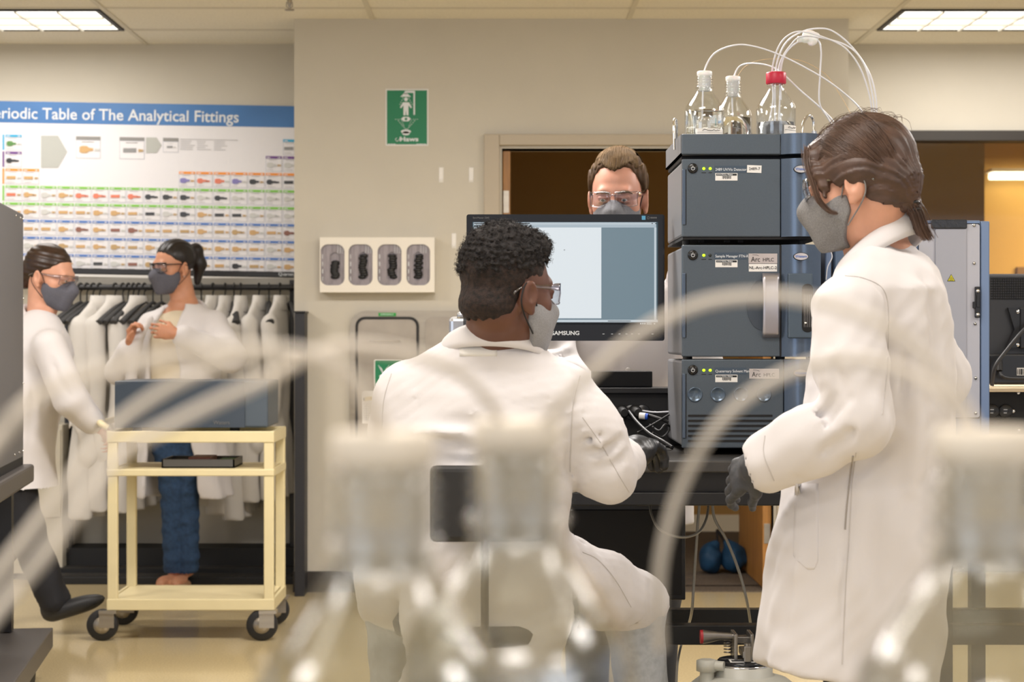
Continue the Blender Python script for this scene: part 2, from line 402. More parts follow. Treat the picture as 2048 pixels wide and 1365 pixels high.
# interior window
ex = window = thing('window_1', None, None, (WX0, ZL, WZ0)); window['kind'] = 'structure'
t = .055; mb = MB()
mb.box(WX0, WX1, ZL-.03, ZL+.1, WZ1-t, WZ1, .004).box(WX0, WX1, ZL-.03, ZL+.1, WZ0, WZ0+t, .004).box(WX0, WX0+t, ZL-.03, ZL+.1, WZ0+t, WZ1-t, .004).box(WX1-t, WX1, ZL-.03, ZL+.1, WZ0+t, WZ1-t, .004)
mb.build('window_frame', mat('dark_bronze_frame', '2d2822', .5), window)
MB().box(WX0+t, WX1-t, ZL+.03, ZL+.036, WZ0+t, WZ1-t).build('glass_pane', clear('window_glass', 'f2efe6', .06), window)
# corridor behind the door and behind the window
M_CORR = mat('corridor_wall', 'a5814a', .8, noise=.03, nscale=5)
struct(MB().box(-1.1, 3.03, 11.57, 11.7, 0, CEIL), 'wall_corridor', M_CORR)
struct(MB().box(-1.1, 3.0, 11.555, 11.57, 0, .11), 'baseboard_corridor', mat('cream_baseboard', 'ded4bd', .6))
struct(MB().box(-1.2, -1.1, ZL+.12, 13.3, 0, CEIL), 'wall_corridor_side', M_CORR)
struct(MB().box(-1.2, 7, 14.2, 14.3, 0, CEIL), 'wall_corridor_far', mat('far_corridor_wall', 'd8b26a', .8))
struct(MB().box(7, 7.1, 9.6, 14.3, 0, CEIL), 'wall_corridor_end', M_CORR)
struct(MB().box(-1.2, 7, 13.3, 14.3, CEIL, CEIL+.05), 'ceiling_corridor', M_CEIL)
M_CARP = mat('brown_carpet', '62574b', .95, noise=.35, nscale=45, bump=1, bscale=150, stretch=(6, 1, 1))
struct(MB().box(DX0-.01, DX1+.01, ZW+.002, ZW+.2, .0, .006).box(-1.1, 7, ZL+.15, 14.2, 0, .006).box(-.7, 1.5, ZW+.17, ZL+.15, 0, .006), 'floor_corridor', M_CARP)
t_ = thing('corridor_sign', 'brown rectangular wall sign in the lit corridor beyond the right window', 'sign', (4.06, 14.19, 1.6))
MB().box(3.96, 4.45, 14.17, 14.2, 1.62, 1.76, .004).build('sign_board', mat('brown_sign', '8a6a48', .7), t_)
lt = thing('strip_light', 'glowing white strip light in the corridor beyond the right window', 'light', (3.75, 14.0, 2.45))
MB().box(3.72, 4.9, 13.95, 14.1, WZ(358, 14), WZ(345, 14), .01).build('light_tube', mat('lit_tube', 'fff3d8', emit=4), lt)
MB().box(3.7, 4.92, 13.93, 14.12, WZ(345, 14), WZ(341, 14)+.01).build('light_housing', M_WHITE, lt)
area('corridor_light', (5.2, 13.2, 2.6), (1, .4), 45, (1, .8, .48))
# door
M_DF = mat('door_frame_paint', 'b4a894', .5)
door = thing('door_1', None, None, (DX0, ZW, 0)); door['kind'] = 'structure'
fo = WX(968, ZW); ft = WZ(270, ZW); mb = MB()
mb.box(fo, DX0-.012, ZW-.035, ZW+.18, 0, ft, .004).box(DX1+.012, DX1+.09, ZW-.035, ZW+.18, 0, ft, .004).box(DX0-.012, DX1+.012, ZW-.035, ZW+.18, DZ+.012, ft, .004)
mb.box(DX0-.012, DX0, ZW+.01, ZW+.14, 0, DZ).box(DX1, DX1+.012, ZW+.01, ZW+.14, 0, DZ).box(DX0-.012, DX1+.012, ZW+.01, ZW+.14, DZ, DZ+.012)
mb.build('door_frame', M_DF, door)
M_WOOD = mat('oak_veneer', 'ad7a3e', .45, noise=.25, nscale=9, stretch=(8, 8, .6))
a = MB().box(DX0+.004, DX0+.040, ZW+.05, ZW+.46, .012, DZ-.006, .002).build('door_leaf', M_WOOD, door)
MB().box(DX0+.006, DX0+.034, ZW+.046, ZW+.05, WZ(425, ZW), WZ(380, ZW), .001).cyl((DX0+.02, ZW+.045, WZ(418, ZW)), (DX0+.02, ZW+.047, WZ(418, ZW)), .004).build('hinge', M_STEEL, a)
xr = DX1-.045
a = MB().box(xr, xr+.04, ZW+.05, ZW+.94, .012, DZ-.006, .002).build('door_leaf', M_WOOD, door)
MB().box(xr+.005, xr+.035, ZW+.045, ZW+.05, WZ(1090, ZW), WZ(1050, ZW), .001).build('hinge', M_STEEL, a)
# ------------------------------------------------------------------ ceiling lights, sprinkler
def troffer(x0, x1, y0, y1, label):
    r = thing('ceiling_light', label, 'light', ((x0+x1)/2, (y0+y1)/2, CEIL), 'recessed ceiling lights'); z = CEIL-.006; mb = MB()
    for a in ((x0, x1, y0, y0+.02), (x0, x1, y1-.02, y1), (x0, x0+.02, y0+.02, y1-.02), (x1-.02, x1, y0+.02, y1-.02)): mb.box(*a, z-.004, CEIL)
    mb.build('light_frame', mat('black_light_frame', '29251f', .5), r)
    MB().box(x0+.02, x1-.02, y0+.02, y1-.02, z, z+.004).build('light_diffuser', mat('lit_diffuser', 'fff8ea', emit=1.5), r)
    mb = MB()
    for i in range(1, 6): xx = x0+(x1-x0)*i/6; mb.box(xx-.004, xx+.004, y0+.02, y1-.02, z-.012, z)
    for i in range(1, 3): yy = y0+(y1-y0)*i/3; mb.box(x0+.02, x1-.02, yy-.004, yy+.004, z-.012, z)
    mb.build('louvre', mat('white_louvre', 'efece2', .4), r)
troffer(-3.05, -1.86, 8.585, 9.155, 'recessed ceiling light at the upper left, above the fittings poster')
troffer(1.865, 3.06, 8.585, 9.155, 'recessed ceiling light at the upper right, above the interior window')
sp = thing('fire_sprinkler', 'small metal fire sprinkler head under the ceiling tiles', 'sprinkler', W(579, -10, 8.3))
x, y, _ = W(579, 0, 8.3); z = CEIL
MB().lathe([(.035, 0), (.034, -.004), (.012, -.008), (.008, -.03), (.004, -.045)], (x, y, z), 16).build('stem', M_STEEL, sp)
MB().lathe([(.002, -.052), (.022, -.055), (.022, -.058), (.001, -.058)], (x, y, z), 12).tube([(x-.012, y, z-.02), (x-.014, y, z-.04), (x, y, z-.052), (x+.014, y, z-.04), (x+.012, y, z-.02)], .0025, 6).build('deflector', M_STEEL, sp)
# ------------------------------------------------------------------ wall items
def on_wall(px0, py0, px1, py1, d): return WX(px0, d), WX(px1, d), WZ(py1, d), WZ(py0, d)
d = ZW-.002; x0, x1, z0, z1 = on_wall(771, 178, 857, 292, d)
sg = thing('safety_sign', 'green safety shower and eyewash sign on the beige wall above the glove dispenser', 'sign', ((x0+x1)/2, ZW, (z0+z1)/2))
MB().box(x0, x1, d-.003, ZW, z0, z1, .0008).build('sign_border', M_PAPER, sg)
mb = MB().mat(0).box(x0+.007, x1-.007, d-.004, d-.003, z0+.007, z1-.007).mat(1)
sx = (x1-x0)/86; sz = (z1-z0)/114
def S(px, py): return (x0+(px-771)*sx, d-.0046, z0+(292-py)*sz)
cx = 811
c0 = S(771, 292)
def L(pts): return [((px-771)*sx, (292-py)*sz) for px, py in pts]
mb.flat([L([(811, 182), (830, 182), (830, 230), (827, 230), (827, 186), (813, 186), (813, 189), (809, 189), (809, 184)])], c0)
mb.flat([L([(808, 187), (814, 187), (822, 194), (801, 194)])], c0)
mb.flat([[(p[0]+(812-771)*sx, p[1]+(292-199)*sz) for p in circ(0, 0, .009)]], c0)
mb.flat([L([(806, 205), (818, 205), (824, 215), (822, 217), (817, 211), (817, 231), (813, 231), (812, 220), (811, 231), (807, 231), (807, 211), (802, 217), (800, 215)])], c0)
for i in range(4):
    for q in (-1, 1): mb.flat([circ((812+q*(6+i*2)-771)*sx, (292-(197+i*4))*sz, .0022, 8)], c0)
mb.flat([L([(802, 238), (807, 234), (817, 234), (822, 238), (817, 243), (807, 243)]), [(p[0]+(812-771)*sx, p[1]+(292-238.5)*sz) for p in circ(0, 0, .0065)]], c0)
for i in range(6):
    t = i/5
    for q in (-1, 1):
        mb.flat([circ((813+q*(2+t*14)-771)*sx, (292-(258-t*14+t*t*-2))*sz, .0022, 8)], c0)
        if i > 1: mb.flat([circ((813+q*(2+t*8)-771)*sx, (292-(258-t*17))*sz, .0018, 8)], c0)
        if i < 3: mb.flat([circ((813+q*(14+i*4)-771)*sx, (292-239)*sz, .0018, 8)], c0)
mb.flat([[(p[0]+(812-771)*sx, p[1]+(292-263.5)*sz) for p in circ(0, 0, .024, 16, .0095)]], c0)
mb.flat([[(p[0]+(812-771)*sx, p[1]+(292-267)*sz) for p in circ(0, 0, .018, 16, .0095)]], c0)
mb.tube(spline([S(794, 276), S(791, 279), S(794, 283), S(798, 280), S(802, 275), S(804, 279), S(801, 283)], 4), .0016, 5)
mb.text('Haws', S(818, 279), .030, depth=.0008, bold=.0009, sx=1.35)
for a, b in ((776, 780), (781, 786), (787, 791), (833, 837), (838, 846), (847, 852)):
    p, q = S(a, 290), S(b, 288); mb.box(p[0], q[0], p[1]-.0004, p[1]+.0004, p[2], q[2])
mb.build('sign_face', [M_GREEN, M_PRINT], sg)
# three small adhesive hooks
for (px, py, lab) in ((882.5, 350, 'small white adhesive hook strip, left one of the upper two beside the door'), (942.5, 350, 'small white adhesive hook strip nearest the door frame, right one of the upper two'), (908, 482, 'lowest small white adhesive hook strip, between glove dispenser and monitor')):
    x, y, z = W(px, py, ZW); h = thing('adhesive_hook', lab, 'hook', (x, y, z), 'white adhesive hook strips')
    MB().box(x-.011, x+.011, y-.004, y, z-.036, z+.036, .0018).build('strip', M_WHITE, h)
    MB().box(x-.007, x+.007, y-.012, y-.004, z-.03, z-.02, .002).build('hook', M_WHITE, h)
# glove dispenser
d = ZW-.09; x0, x1, z0, z1 = on_wall(639.5, 475, 869, 585, d)
gd = thing('glove_dispenser', 'white four-bay glove box dispenser mounted on the beige wall', 'dispenser', ((x0+x1)/2, ZW, z0))
s_ = d/FPX
holes = [(641, 689), (697, 745), (755, 803), (813, 860)]
polys = [rrect(x0, x1, z0, z1, .004)]
for a, b in holes: polys.append(rrect(WX(a, d), WX(b, d), WZ(571, d), WZ(489, d), .035))
mb = MB().flat(polys, (0, d+.002, 0), .004)
mb.box(x0, x1, d+.004, ZW, z1-.004, z1).box(x0, x1, d+.004, ZW, z0, z0+.004).box(x0, x0+.004, d+.004, ZW, z0+.004, z1-.004).box(x1-.004, x1, d+.004, ZW, z0+.004, z1-.004)
mb.build('dispenser_frame', mat('cream_enamel', 'ebe5d8', .35), gd)
M_GBOX = mat('glove_box_card', '8f888d', .5, noise=.25, nscale=14, stretch=(6, 1, 1))
for i, (a, b) in enumerate(holes):
    g = thing('glove_box', 'grey carton of black gloves in the dispenser, %s bay' % ['leftmost', 'second from left', 'third from left', 'rightmost'][i], 'box', (WX((a+b)/2, d), ZW-.04, z0+.004), 'glove cartons in the dispenser')
    xa, xb = WX(a-2, d), WX(b+2, d); xm = (xa+xb)/2+(.012 if i < 3 else 0); zm = WZ(533, d)
    hexa = [(xm-.024, zm-.055), (xm, zm-.07), (xm+.024, zm-.055), (xm+.024, zm+.055), (xm, zm+.07), (xm-.024, zm+.055)]
    mb = MB().flat([rrect(xa+.001, xb-.001, z0+.006, z1-.006, .002), hexa], (0, d+.012, 0), .002).box(xa+.001, xb-.001, d+.02, ZW-.002, z0+.006, z1-.006)
    mb.build('carton', M_GBOX, g)
    mb = MB()
    for k in range(10):
        zz = zm-.05+(.1 if i else .07)*k/9; mb.ell((xm+random.uniform(-.006, .006), d+.014, zz), (.02, .008, .009), R=rotz(random.uniform(-.2, .2)), n=10)
    mb.build('glove_bundle', mat('black_nitrile_bundle', '0e0e10', .4), g)
    mb = MB().mat(0)
    for k in range(5): mb.box(xa+.012, xa+.012+random.uniform(.002, .004), d+.0095, d+.011, z0+.02+k*.035, z0+.04+k*.035)
    for k in range(3): mb.text('MEDIUM NITRILE', (xm+.012+k*.012, d+.0105, z1-.045), .008, R=np.array([[0, 0, 1.], [0, 1, 0], [-1, 0, 0]]))
    mb.build('carton_print', M_PRINT, g)
# eyewash station
dS = ZW-.03; x0, x1, z0, z1 = on_wall(700, 622, 946, 900, dS); z0 = .42
es = thing('eyewash_station', 'stainless steel recessed eyewash and shower station behind the seated man', 'eyewash station', ((x0+x1)/2, ZW, z0))
mb = MB().flat([rrect(x0, x1, z0, z1, .075)], (0, dS+.012, 0), .024); mb.build('station_panel', M_STEEL, es)
xa, xb, zt = WX(711, dS), WX(838, dS), WZ(634, dS)
MB().flat([rrect(xa, xb, z0+.04, zt, .045), rrect(xa+.012, xb-.012, z0+.052, zt-.012, .035)], (0, dS-.004, 0), .012).build('gasket', M_RUB, es)
M_STEEL2 = mat('stained_steel', '9d958a', .42, .7, noise=.14, nscale=7)
dl = MB().flat([rrect(xa+.013, xb-.013, z0+.053, zt-.013, .035)], (0, dS-.003, 0), .008).build('door', M_STEEL2, es)
MB().tube([W(740, 683, dS-.01), W(740, 683, dS-.03), W(800, 683, dS-.03), W(800, 683, dS-.01)], .003, 6).build('door_handle', M_STEEL, dl)
xc, xd = WX(850, dS), WX(934, dS)
MB().flat([rrect(xc, xd, z0+.04, zt, .035)], (0, dS-.003, 0), .006).flat([rrect(xc+.003, xd-.003, z0+.043, zt-.003, .033)], (0, dS-.006, 0), .004).build('door', M_STEEL2, es)
x, y, z = W(774.5, 629.5, dS-.003)
MB().mat(0).box(x-.042, x+.042, y, dS, z-.008, z+.008).mat(1).text('EMERGENCY', (x, y-.0005, z), .011).build('green_label', [mat('bright_green_label', '1f9a3c', .5), M_PRINT], es)
x0, x1, z0, z1 = on_wall(748, 719, 806, 777, dS-.01)
st = thing('eyewash_sticker', 'green eyewash sticker on the steel station door beside the seated man', 'sticker', (x0, dS-.008, z0))
MB().flat([rrect(x0, x1, z0, z1, .008)], (0, dS-.009, 0), .001).build('sticker_border', M_PAPER, st)
mb = MB().mat(0).flat([rrect(x0+.005, x1-.005, z0+.005, z1-.005, .006)], (0, dS-.010, 0), .001).mat(1)
cx = (x0+x1)/2-.022
for q in (-1, 1):
    for k in range(3): mb.tube(spline([(cx+q*.003*k, dS-.011, z0+.07), (cx+q*(.012+k*.004), dS-.011, z0+.095+k*.002), (cx+q*(.022+k*.002), dS-.011, z0+.098+k*.006)], 4), .0014, 4)
    mb.flat([circ(cx+q*.009, z0+.058, .013, 12, .007)], (0, dS-.011, 0))
mb.box(cx-.008, cx+.008, dS-.0115, dS-.0105, z0+.036, z0+.055)
mb.build('sticker_face', [M_GREEN, M_PRINT], st)
x0, x1, z0, z1 = on_wall(725, 783, 772, 848, dS-.01)
st = thing('inspection_card', 'small white inspection card with yellow band on the steel station door', 'card', (x0, dS-.008, z0))
mb = MB().mat(0).box(x0, x1, dS-.009, dS-.007, z0, z1, .0005).mat(1).box(x0+.006, x1-.006, dS-.0098, dS-.009, z1-.045, z1-.028).mat(2).box(x0+.006, x0+.014, dS-.0104, dS-.0098, z1-.043, z1-.03)
for k in range(8): mb.box(x0+.006, x1-.008, dS-.0094, dS-.009, z1-.06-k*.011, z1-.0592-k*.011)
for k in range(4): mb.box(x0+.02+k*.02, x0+.0206+k*.02, dS-.0094, dS-.009, z1-.14, z1-.06)
mb.text('INSPECTION', ((x0+x1)/2+.005, dS-.0104, z1-.036), .009)
mb.build('card_face', [M_PAPER, mat('yellow_band', 'd9b520', .6), M_INK], st)
# ------------------------------------------------------------------ periodic table of fittings
dP = ZL-.02
def TP(u, v, dd=0): return W(u, v+.0175*u, dP-dd)
pb = thing('poster_board', 'wide printed poster board of analytical fittings with a blue banner on the left wall', 'poster', (-1.9, ZL, 1.9))
def quad(mb, u0, u1, v0, v1, dd, th=.001):
    c = [TP(u0, v0, dd), TP(u1, v0, dd), TP(u1, v1, dd), TP(u0, v1, dd)]; V = c+[(p[0], p[1]+th, p[2]) for p in c]
    mb.add(V, [(3, 2, 1, 0), (4, 5, 6, 7), (0, 1, 5, 4), (1, 2, 6, 5), (2, 3, 7, 6), (3, 0, 4, 7)])
mb = MB(); quad(mb, -115, 612, 202, 536, 0, .019); mb.build('board', mat('poster_white', 'e4e2e4', .35), pb)
M_BLUE = mat('banner_blue', '3f74b0', .35, noise=.16, nscale=2.2); mb = MB(); quad(mb, -115, 612, 202, 245, .001)
V0 = TP(575, 243, .0016); mb.build('banner', M_BLUE, pb)
mb = MB().text('Periodic Table of The Analytical Fittings', TP(-29, 227, .003), .083, align='LEFT', depth=.001, bold=.0009, sx=.985, R=np.array([[math.cos(.0175), 0, math.sin(.0175)], [0, 1, 0], [-math.sin(.0175), 0, math.cos(.0175)]]))
mb.build('banner_title', M_PRINT, pb)
hdr = ['29a5d0', '6a3a86', 'f0922a', '7fc24a', '7fc24a', '4f78bd', '4f78bd', '4f78bd']
body = ['c9a26c', 'b99a68', '8a5a4a', '2e3034', 'c8c8c4', 'dd7a5c', '7f78b4', '5a8a4a', '8d8d8d', 'e4e2e4']
mats_p = [mat('poster_cell_line', 'aab0bd', .5)]+[mat('poster_header_%d' % i, h, .4) for i, h in enumerate(hdr)]+[mat('poster_fitting_%d' % i, h, .35) for i, h in enumerate(body)]+[mat('poster_arrow', 'b4b6b0', .5), mat('poster_grey', '8d8b88', .5)]
NB = 1+len(hdr); AR = NB+len(body); mb = MB(); RP = random.Random(3)
def fitting(u, v, c, s=1.0, kind=None):
    k = RP.randrange(3) if kind is None else kind; mb.mat(NB+c)
    if k == 0: P = [(-11, 3), (-11, -3), (-8, -4.5), (-2, -4.5), (1, -2.2), (6, -1.6), (6, 1.6), (1, 2.2), (-2, 4.5), (-8, 4.5)]
    elif k == 1: P = [(-11, 2.6), (-11, -2.6), (5, -2.6), (5, 2.6)]
    else: P = [(-10, 4), (-12, 0), (-10, -4), (-4, -4.6), (-1, -2), (4, -2), (8, 0), (4, 2), (-1, 2), (-4, 4.6)]
    q = TP(u, v, .004); g = dP/FPX*s
    mb.flat([[(a*g, b*g) for a, b in P]], q, .003)
    mb.mat(NB+(c if k == 2 else RP.choice([0, 1, 4]))); q = TP(u+(11 if k != 2 else 8)*s, v+.5, .004); mb.flat([[(a*g, b*g) for a, b in [(-3, -1.8), (3, -1.2), (3, 1.2), (-3, 1.8)]]], q, .003)
    mb.mat(AR+1); quad(mb, u-8*s, u+7*s, v-9.6*s, v-8.9*s, .002)
pal = {2: [0], 3: [5, 0, 4, 0, 5, 5, 5, 5, 3, 3, 3, 4, 3, 4, 4, 4, 4], 4: [0, 0, 4, 0, 0, 0, 0, 0, 3, 4, 3, 0, 3, 3, 4, 4, 4]}
for r in range(8):
    for c in range(17):
        if r < 2 and c not in (0, 16) and not (r == 1 and c == 15): continue
        if r == 2 and 1 < c < 10: continue
        u0, u1 = 11+34.7*c, 11+34.7*c+32.4; v0 = 269+33.9*r; v1 = v0+31
        mb.mat(0); quad(mb, u0, u1, v0, v1, .001)
        mb.mat(NB+9); quad(mb, u0+.7, u1-.7, v0+5, v1-.7, .002)
        mb.mat(1+r); quad(mb, u0, u1, v0, v0+5.4, .002)
        mb.mat(NB+9); quad(mb, u0+2, u0+9, v0+2, v0+3.6, .003); quad(mb, u1-8, u1-3, v0+2, v0+3.6, .003)
        if r in (3, 4): cc = pal[r][c]
        elif r == 2: cc = {0: 0, 1: 0, 10: 6, 11: 5, 12: 5, 13: 6, 14: 3, 15: 3, 16: 3}[c]
        elif r == 0: cc = 7 if c == 0 else 8
        elif r == 1: cc = 3 if c == 0 else 4
        else: cc = RP.choice([0, 0, 0, 1, 0, 2, 4, 1, 3 if RP.random() < .5 else 0])
        fitting(u0+14.5, v0+18, cc, 1.12)
        mb.mat(AR+1); quad(mb, u0+3, u0+RP.uniform(12, 20), v0+27, v0+27.6, .003)
for a, b, r in ((5, 8.5, 0), (5, 8.5, 1), (5, 8.5, 2), (5, 8.5, 3), (5, 8.5, 4)):
    mb.mat(1+r); quad(mb, a, b, 269+33.9*r, 269+33.9*r+31, .001)
def arrow(u0, u1, v0, v1, tip):
    mb.mat(AR); g = dP/FPX; q = TP(u0, v1, .002); w_ = (u1-u0)*g; h_ = (v1-v0)*g; t = tip*g
    mb.flat([[(0, 0), (w_-t, 0), (w_, h_/2), (w_-t, h_), (0, h_)]], q, .001)
arrow(82, 134, 270, 334, 18); arrow(292, 323, 270, 301, 10)
for (u0, v0, u1, v1, c, k) in ((152, 270, 201, 314, 0, 0), (239, 270, 289, 314, 8, 1), (326, 270, 357, 299, 8, 1)):
    mb.mat(0); quad(mb, u0, u1, v0, v1, .001); mb.mat(NB+9); quad(mb, u0+.8, u1-.8, v0+8, v1-.8, .002); mb.mat(AR+1); quad(mb, u0, u1, v0, v0+7, .002)
    fitting((u0+u1)/2, v0+26 if v1-v0 > 40 else v0+18, c, 1.6 if v1-v0 > 40 else .7, k)
mb.mat(AR+1)
for i in range(6): quad(mb, 360, 360+RP.uniform(20, 30) if i else 476, 272+i*4, 272.8+i*4, .002)
for i in range(1, 6): quad(mb, 394, 394+RP.uniform(14, 28), 272+i*4, 272.7+i*4, .002); quad(mb, 428, 428+RP.uniform(14, 28), 272+i*4, 272.7+i*4, .002)
mb.build('fittings_chart', mats_p, pb)
mb = MB().mat(0); quad(mb, -115, 612, 534, 544, .02, .04); mb.mat(1).text('Quartet', TP(572, 539, .024), .024, R=np.array([[1, 0, .0175], [0, 1, 0], [-.0175, 0, 1]]))
mb.build('black_rail', [M_BLACK, M_PRINT], pb)
mb = MB(); quad(mb, -115, 612, 546, 551, .05, .07); mb.build('tray', M_WHITE, pb)
# ------------------------------------------------------------------ lab bench
BT = .93
M_TOP = mat('black_bench_top', '3b3937', .35, noise=.12, nscale=30)
M_BF = mat('black_bench_frame', '121214', .4)
bench = thing('lab_bench', 'long black lab bench carrying the monitor and the stacked instruments', 'bench', (.45, 4.7, 0)); BL = -.16
MB().box(BL, 2.9, 4.34, 5.12, BT-.028, BT, .004).build('bench_top', M_TOP, bench)
mb = MB(); mb.box(BL, 2.9, 4.38, 4.42, WZ(986, 4.38), BT-.028, .002)
mb.build('apron', mat('bench_apron', '1a1a1d', .45), bench)
MB().box(BL, 2.9, 4.365, 4.43, WZ(1012, 4.37), WZ(985, 4.37), .003).build('front_beam', M_BF, bench)
MB().box(BL, 2.9, 5.06, 5.1, WZ(1012, 4.37), BT-.028, .002).build('rear_beam', M_BF, bench)
zf = WZ(1252, 4.4); MB().box(BL+.02, 2.9, 4.4, 4.445, WZ(1291, 4.4), zf, .002).build('foot_rail', M_BF, bench)
MB().box(BL+.02, 2.9, 4.93, 4.97, WZ(1250, 4.95), WZ(1218, 4.95), .002).build('foot_rail', M_BF, bench)
for x, y in ((BL+.05, 4.4), (BL+.05, 5.07), (1.05, 4.4), (1.05, 5.07), (2.86, 4.4), (2.86, 5.07)):
    l = MB().box(x-.025, x+.025, y-.01, y+.04, .03, BT-.03, .002).build('leg', M_BF, bench)
    MB().cyl((x, y+.015, 0), (x, y+.015, .03), .022, 12).build('levelling_foot', M_RUB, l)
x0, x1 = WX(1090, 4.6), WX(1371, 4.6)
c = thing('computer_cabinet', 'black box cabinet hanging under the lab bench beside the seated man', 'cabinet', (x0, 4.6, .6))
MB().box(x0, x1, 4.6, 5.04, WZ(1201, 4.6), WZ(1012, 4.6)+.02, .003).build('cabinet_body', M_BLACK, c)
MB().box(x0+.01, x1-.01, 4.594, 4.6, WZ(1190, 4.6), WZ(1020, 4.6), .002).build('door', M_BLACKM, c)
# second bench behind, right
b2 = thing('rear_bench', 'pale topped rear bench at the far right carrying the dark monitor', 'bench', (2.2, 5.6, 0))
MB().box(1.3, 3.2, 5.18, 6.0, BT-.03, BT, .003).build('bench_top', mat('pale_bench_top', 'b3aa9a', .4), b2)
for x in (1.33, 3.15):
    for y in (5.22, 5.94): MB().box(x, x+.04, y, y+.04, 0, BT-.03).build('leg', M_BF, b2)
# power rails
def outlet(mb, x, y, z, r=.021):
    mb.mat(0).lathe([(r, 0), (r, .004), (r-.002, .006), (0.0001, .006)], (x, y, z), 24, R=np.array([[1, 0, 0], [0, 0, -1], [0, 1, 0]]))
    mb.mat(1).box(x-.007, x+.004, y-.0068, y-.005, z+.004, z+.0062).box(x-.007, x+.002, y-.0068, y-.005, z-.006, z-.0038)
    mb.mat(2).box(x+.005, x+.009, y-.0068, y-.005, z-.003, z+.002)
M_SOCK = [mat('black_socket', '222224', .3), mat('socket_slots', 'b9b9b9', .4), mat('socket_hole', '070707', .6)]
pr = thing('power_rail', 'long black power socket rail on the bench behind the instrument stack', 'power rail', (.3, 5.0, BT))
MB().box(BL+.02, 1.0, 4.98, 5.09, BT, WZ(785, 4.98)-.003, .002).build('rail_body', M_BLACKM, pr)
MB().box(BL+.02, 1.0, 4.965, 5.1, WZ(785, 4.98)-.003, WZ(776, 4.98), .002).build('rail_lid', M_BLACK, pr)
mb = MB(); z = WZ(825, 4.98)
for px in (1100, 1262, 1285): mb = MB(); outlet(mb, WX(px, 4.98), 4.98, z); mb.build('socket', M_SOCK, pr)
mb = MB()
for px in (1223, 1310): MB().ell(W(px, 825, 4.978), (.004, .002, .004), n=8).build('screw', M_CHROME, pr)
bx = thing('document_box', 'flat black box standing on the power rail in front of the rear man', 'box', W(1240, 776, 5.04))
MB().box(WX(1185, 5.0), WX(1305, 5.0), 5.0, 5.08, WZ(775.5, 4.98), WZ(743, 5.0), .003).build('box_body', M_BLACKM, bx)
pr = thing('power_rail', 'black power socket rail at the far right edge, below the monitor back', 'power rail', (1.7, 5.5, BT))
z1 = WZ(783, 5.5); MB().box(1.42, 2.6, 5.5, 5.62, BT, z1, .002).build('rail_body', M_BLACKM, pr)
for i, px in enumerate((1984, 2011, 2110)):
    mb = MB(); outlet(mb, WX(px, 5.5), 5.5, WZ(823, 5.5)); mb.build('socket', M_SOCK, pr)
for px, py in ((2037, 786), (2027, 823), (2038, 862)):
    mb = MB(); mb.ell(W(px, py, 5.498), (.006, .003, .006), n=8); mb.build('screw', M_CHROME, pr)
MB().box(1.42, 2.6, 5.42, 5.8, z1, z1+.012, .002).build('shelf', mat('beige_shelf', 'c8b494', .5), pr)
# rear monitor (seen from behind)
rm = thing('rear_monitor', 'back of a dark grey monitor standing at the far right edge', 'monitor', (1.75, 5.6, z1+.012)); d = 5.55
xa, xb, za, zb = WX(1973, d), WX(2290, d), WZ(771, d), WZ(548, d)
MB().box(xa, xb, d, d+.03, za+.003, zb, .008).build('monitor_shell', mat('dark_grey_plastic', '35363a', .5), rm)
M_SH = mat('dark_grey_plastic', '35363a', .5)
mb = MB()
for i in range(9): z = zb-.015-i*.0075; mb.box(xa+.012, xb-.012, d-.0015, d+.001, z-.002, z+.002)
for i in range(60): x = xa+.02+i*.0068; mb.box(x, x+.0012, d-.002, d+.001, zb-.078, zb-.012)
mb.build('vent_grille', M_BLACKM, rm)
MB().box(xa+.002, xb-.01, d-.02, d, za+.003, WZ(708, d), .006).build('lower_housing', mat('black_gloss_plastic', '17171a', .35), rm)
mb = MB(); x = WX(2060, d); mb.flat([[(x-.07, WZ(616, d)), (x-.035, WZ(618, d)), (x-.03, WZ(645, d)), (x-.03, WZ(670, d)), (x-.04, WZ(695, d)), (x-.075, WZ(697, d)), (x-.05, WZ(660, d))]], (0, d-.01, 0), .012).box(x-.035, x+.06, d-.02, d, WZ(697, d), WZ(616, d), .003)
br = mb.build('wall_bracket', M_BLACK, rm)
mb = MB(); mb.ell(W(2036, 624, d-.017), (.006, .003, .006), n=8).ell(W(2036, 690, d-.017), (.006, .003, .006), n=8); mb.build('screw', M_CHROME, br)
mb = MB().mat(0).box(WX(2030, d), WX(2062, d), d-.0215, d-.0195, WZ(751, d), WZ(736, d)).mat(1)
for i in range(10): x = WX(2031+i*3, d); mb.box(x, x+.002+.001*(i % 3), d-.022, d-.021, WZ(750, d), WZ(738, d))
mb.build('barcode_sticker', [M_PAPER, M_INK], rm)
ca = MB().tube(spline([W(2075, 640, 5.5), W(2046, 662, 5.49), W(2010, 705, 5.49), W(1990, 735, 5.49), W(1984, 772, 5.5)]), .006, 8)
tag(ca.build('monitor_cable', mat('grey_cable', '2c2c2e', .4)), 'thick dark cable looping down behind the far right monitor', 'cable')
ca = MB().tube(spline([W(1999, 742, 5.525), W(2004, 752, 5.50), W(2018, 757, 5.50), W(2060, 758, 5.50)]), .004, 8).tube([W(1999, 722, 5.53), W(1999, 742, 5.52)], .009, 8)
tag(ca.build('adapter_cable', M_RUB), 'thin black cord with plug at the lower part of the far right monitor', 'cable')
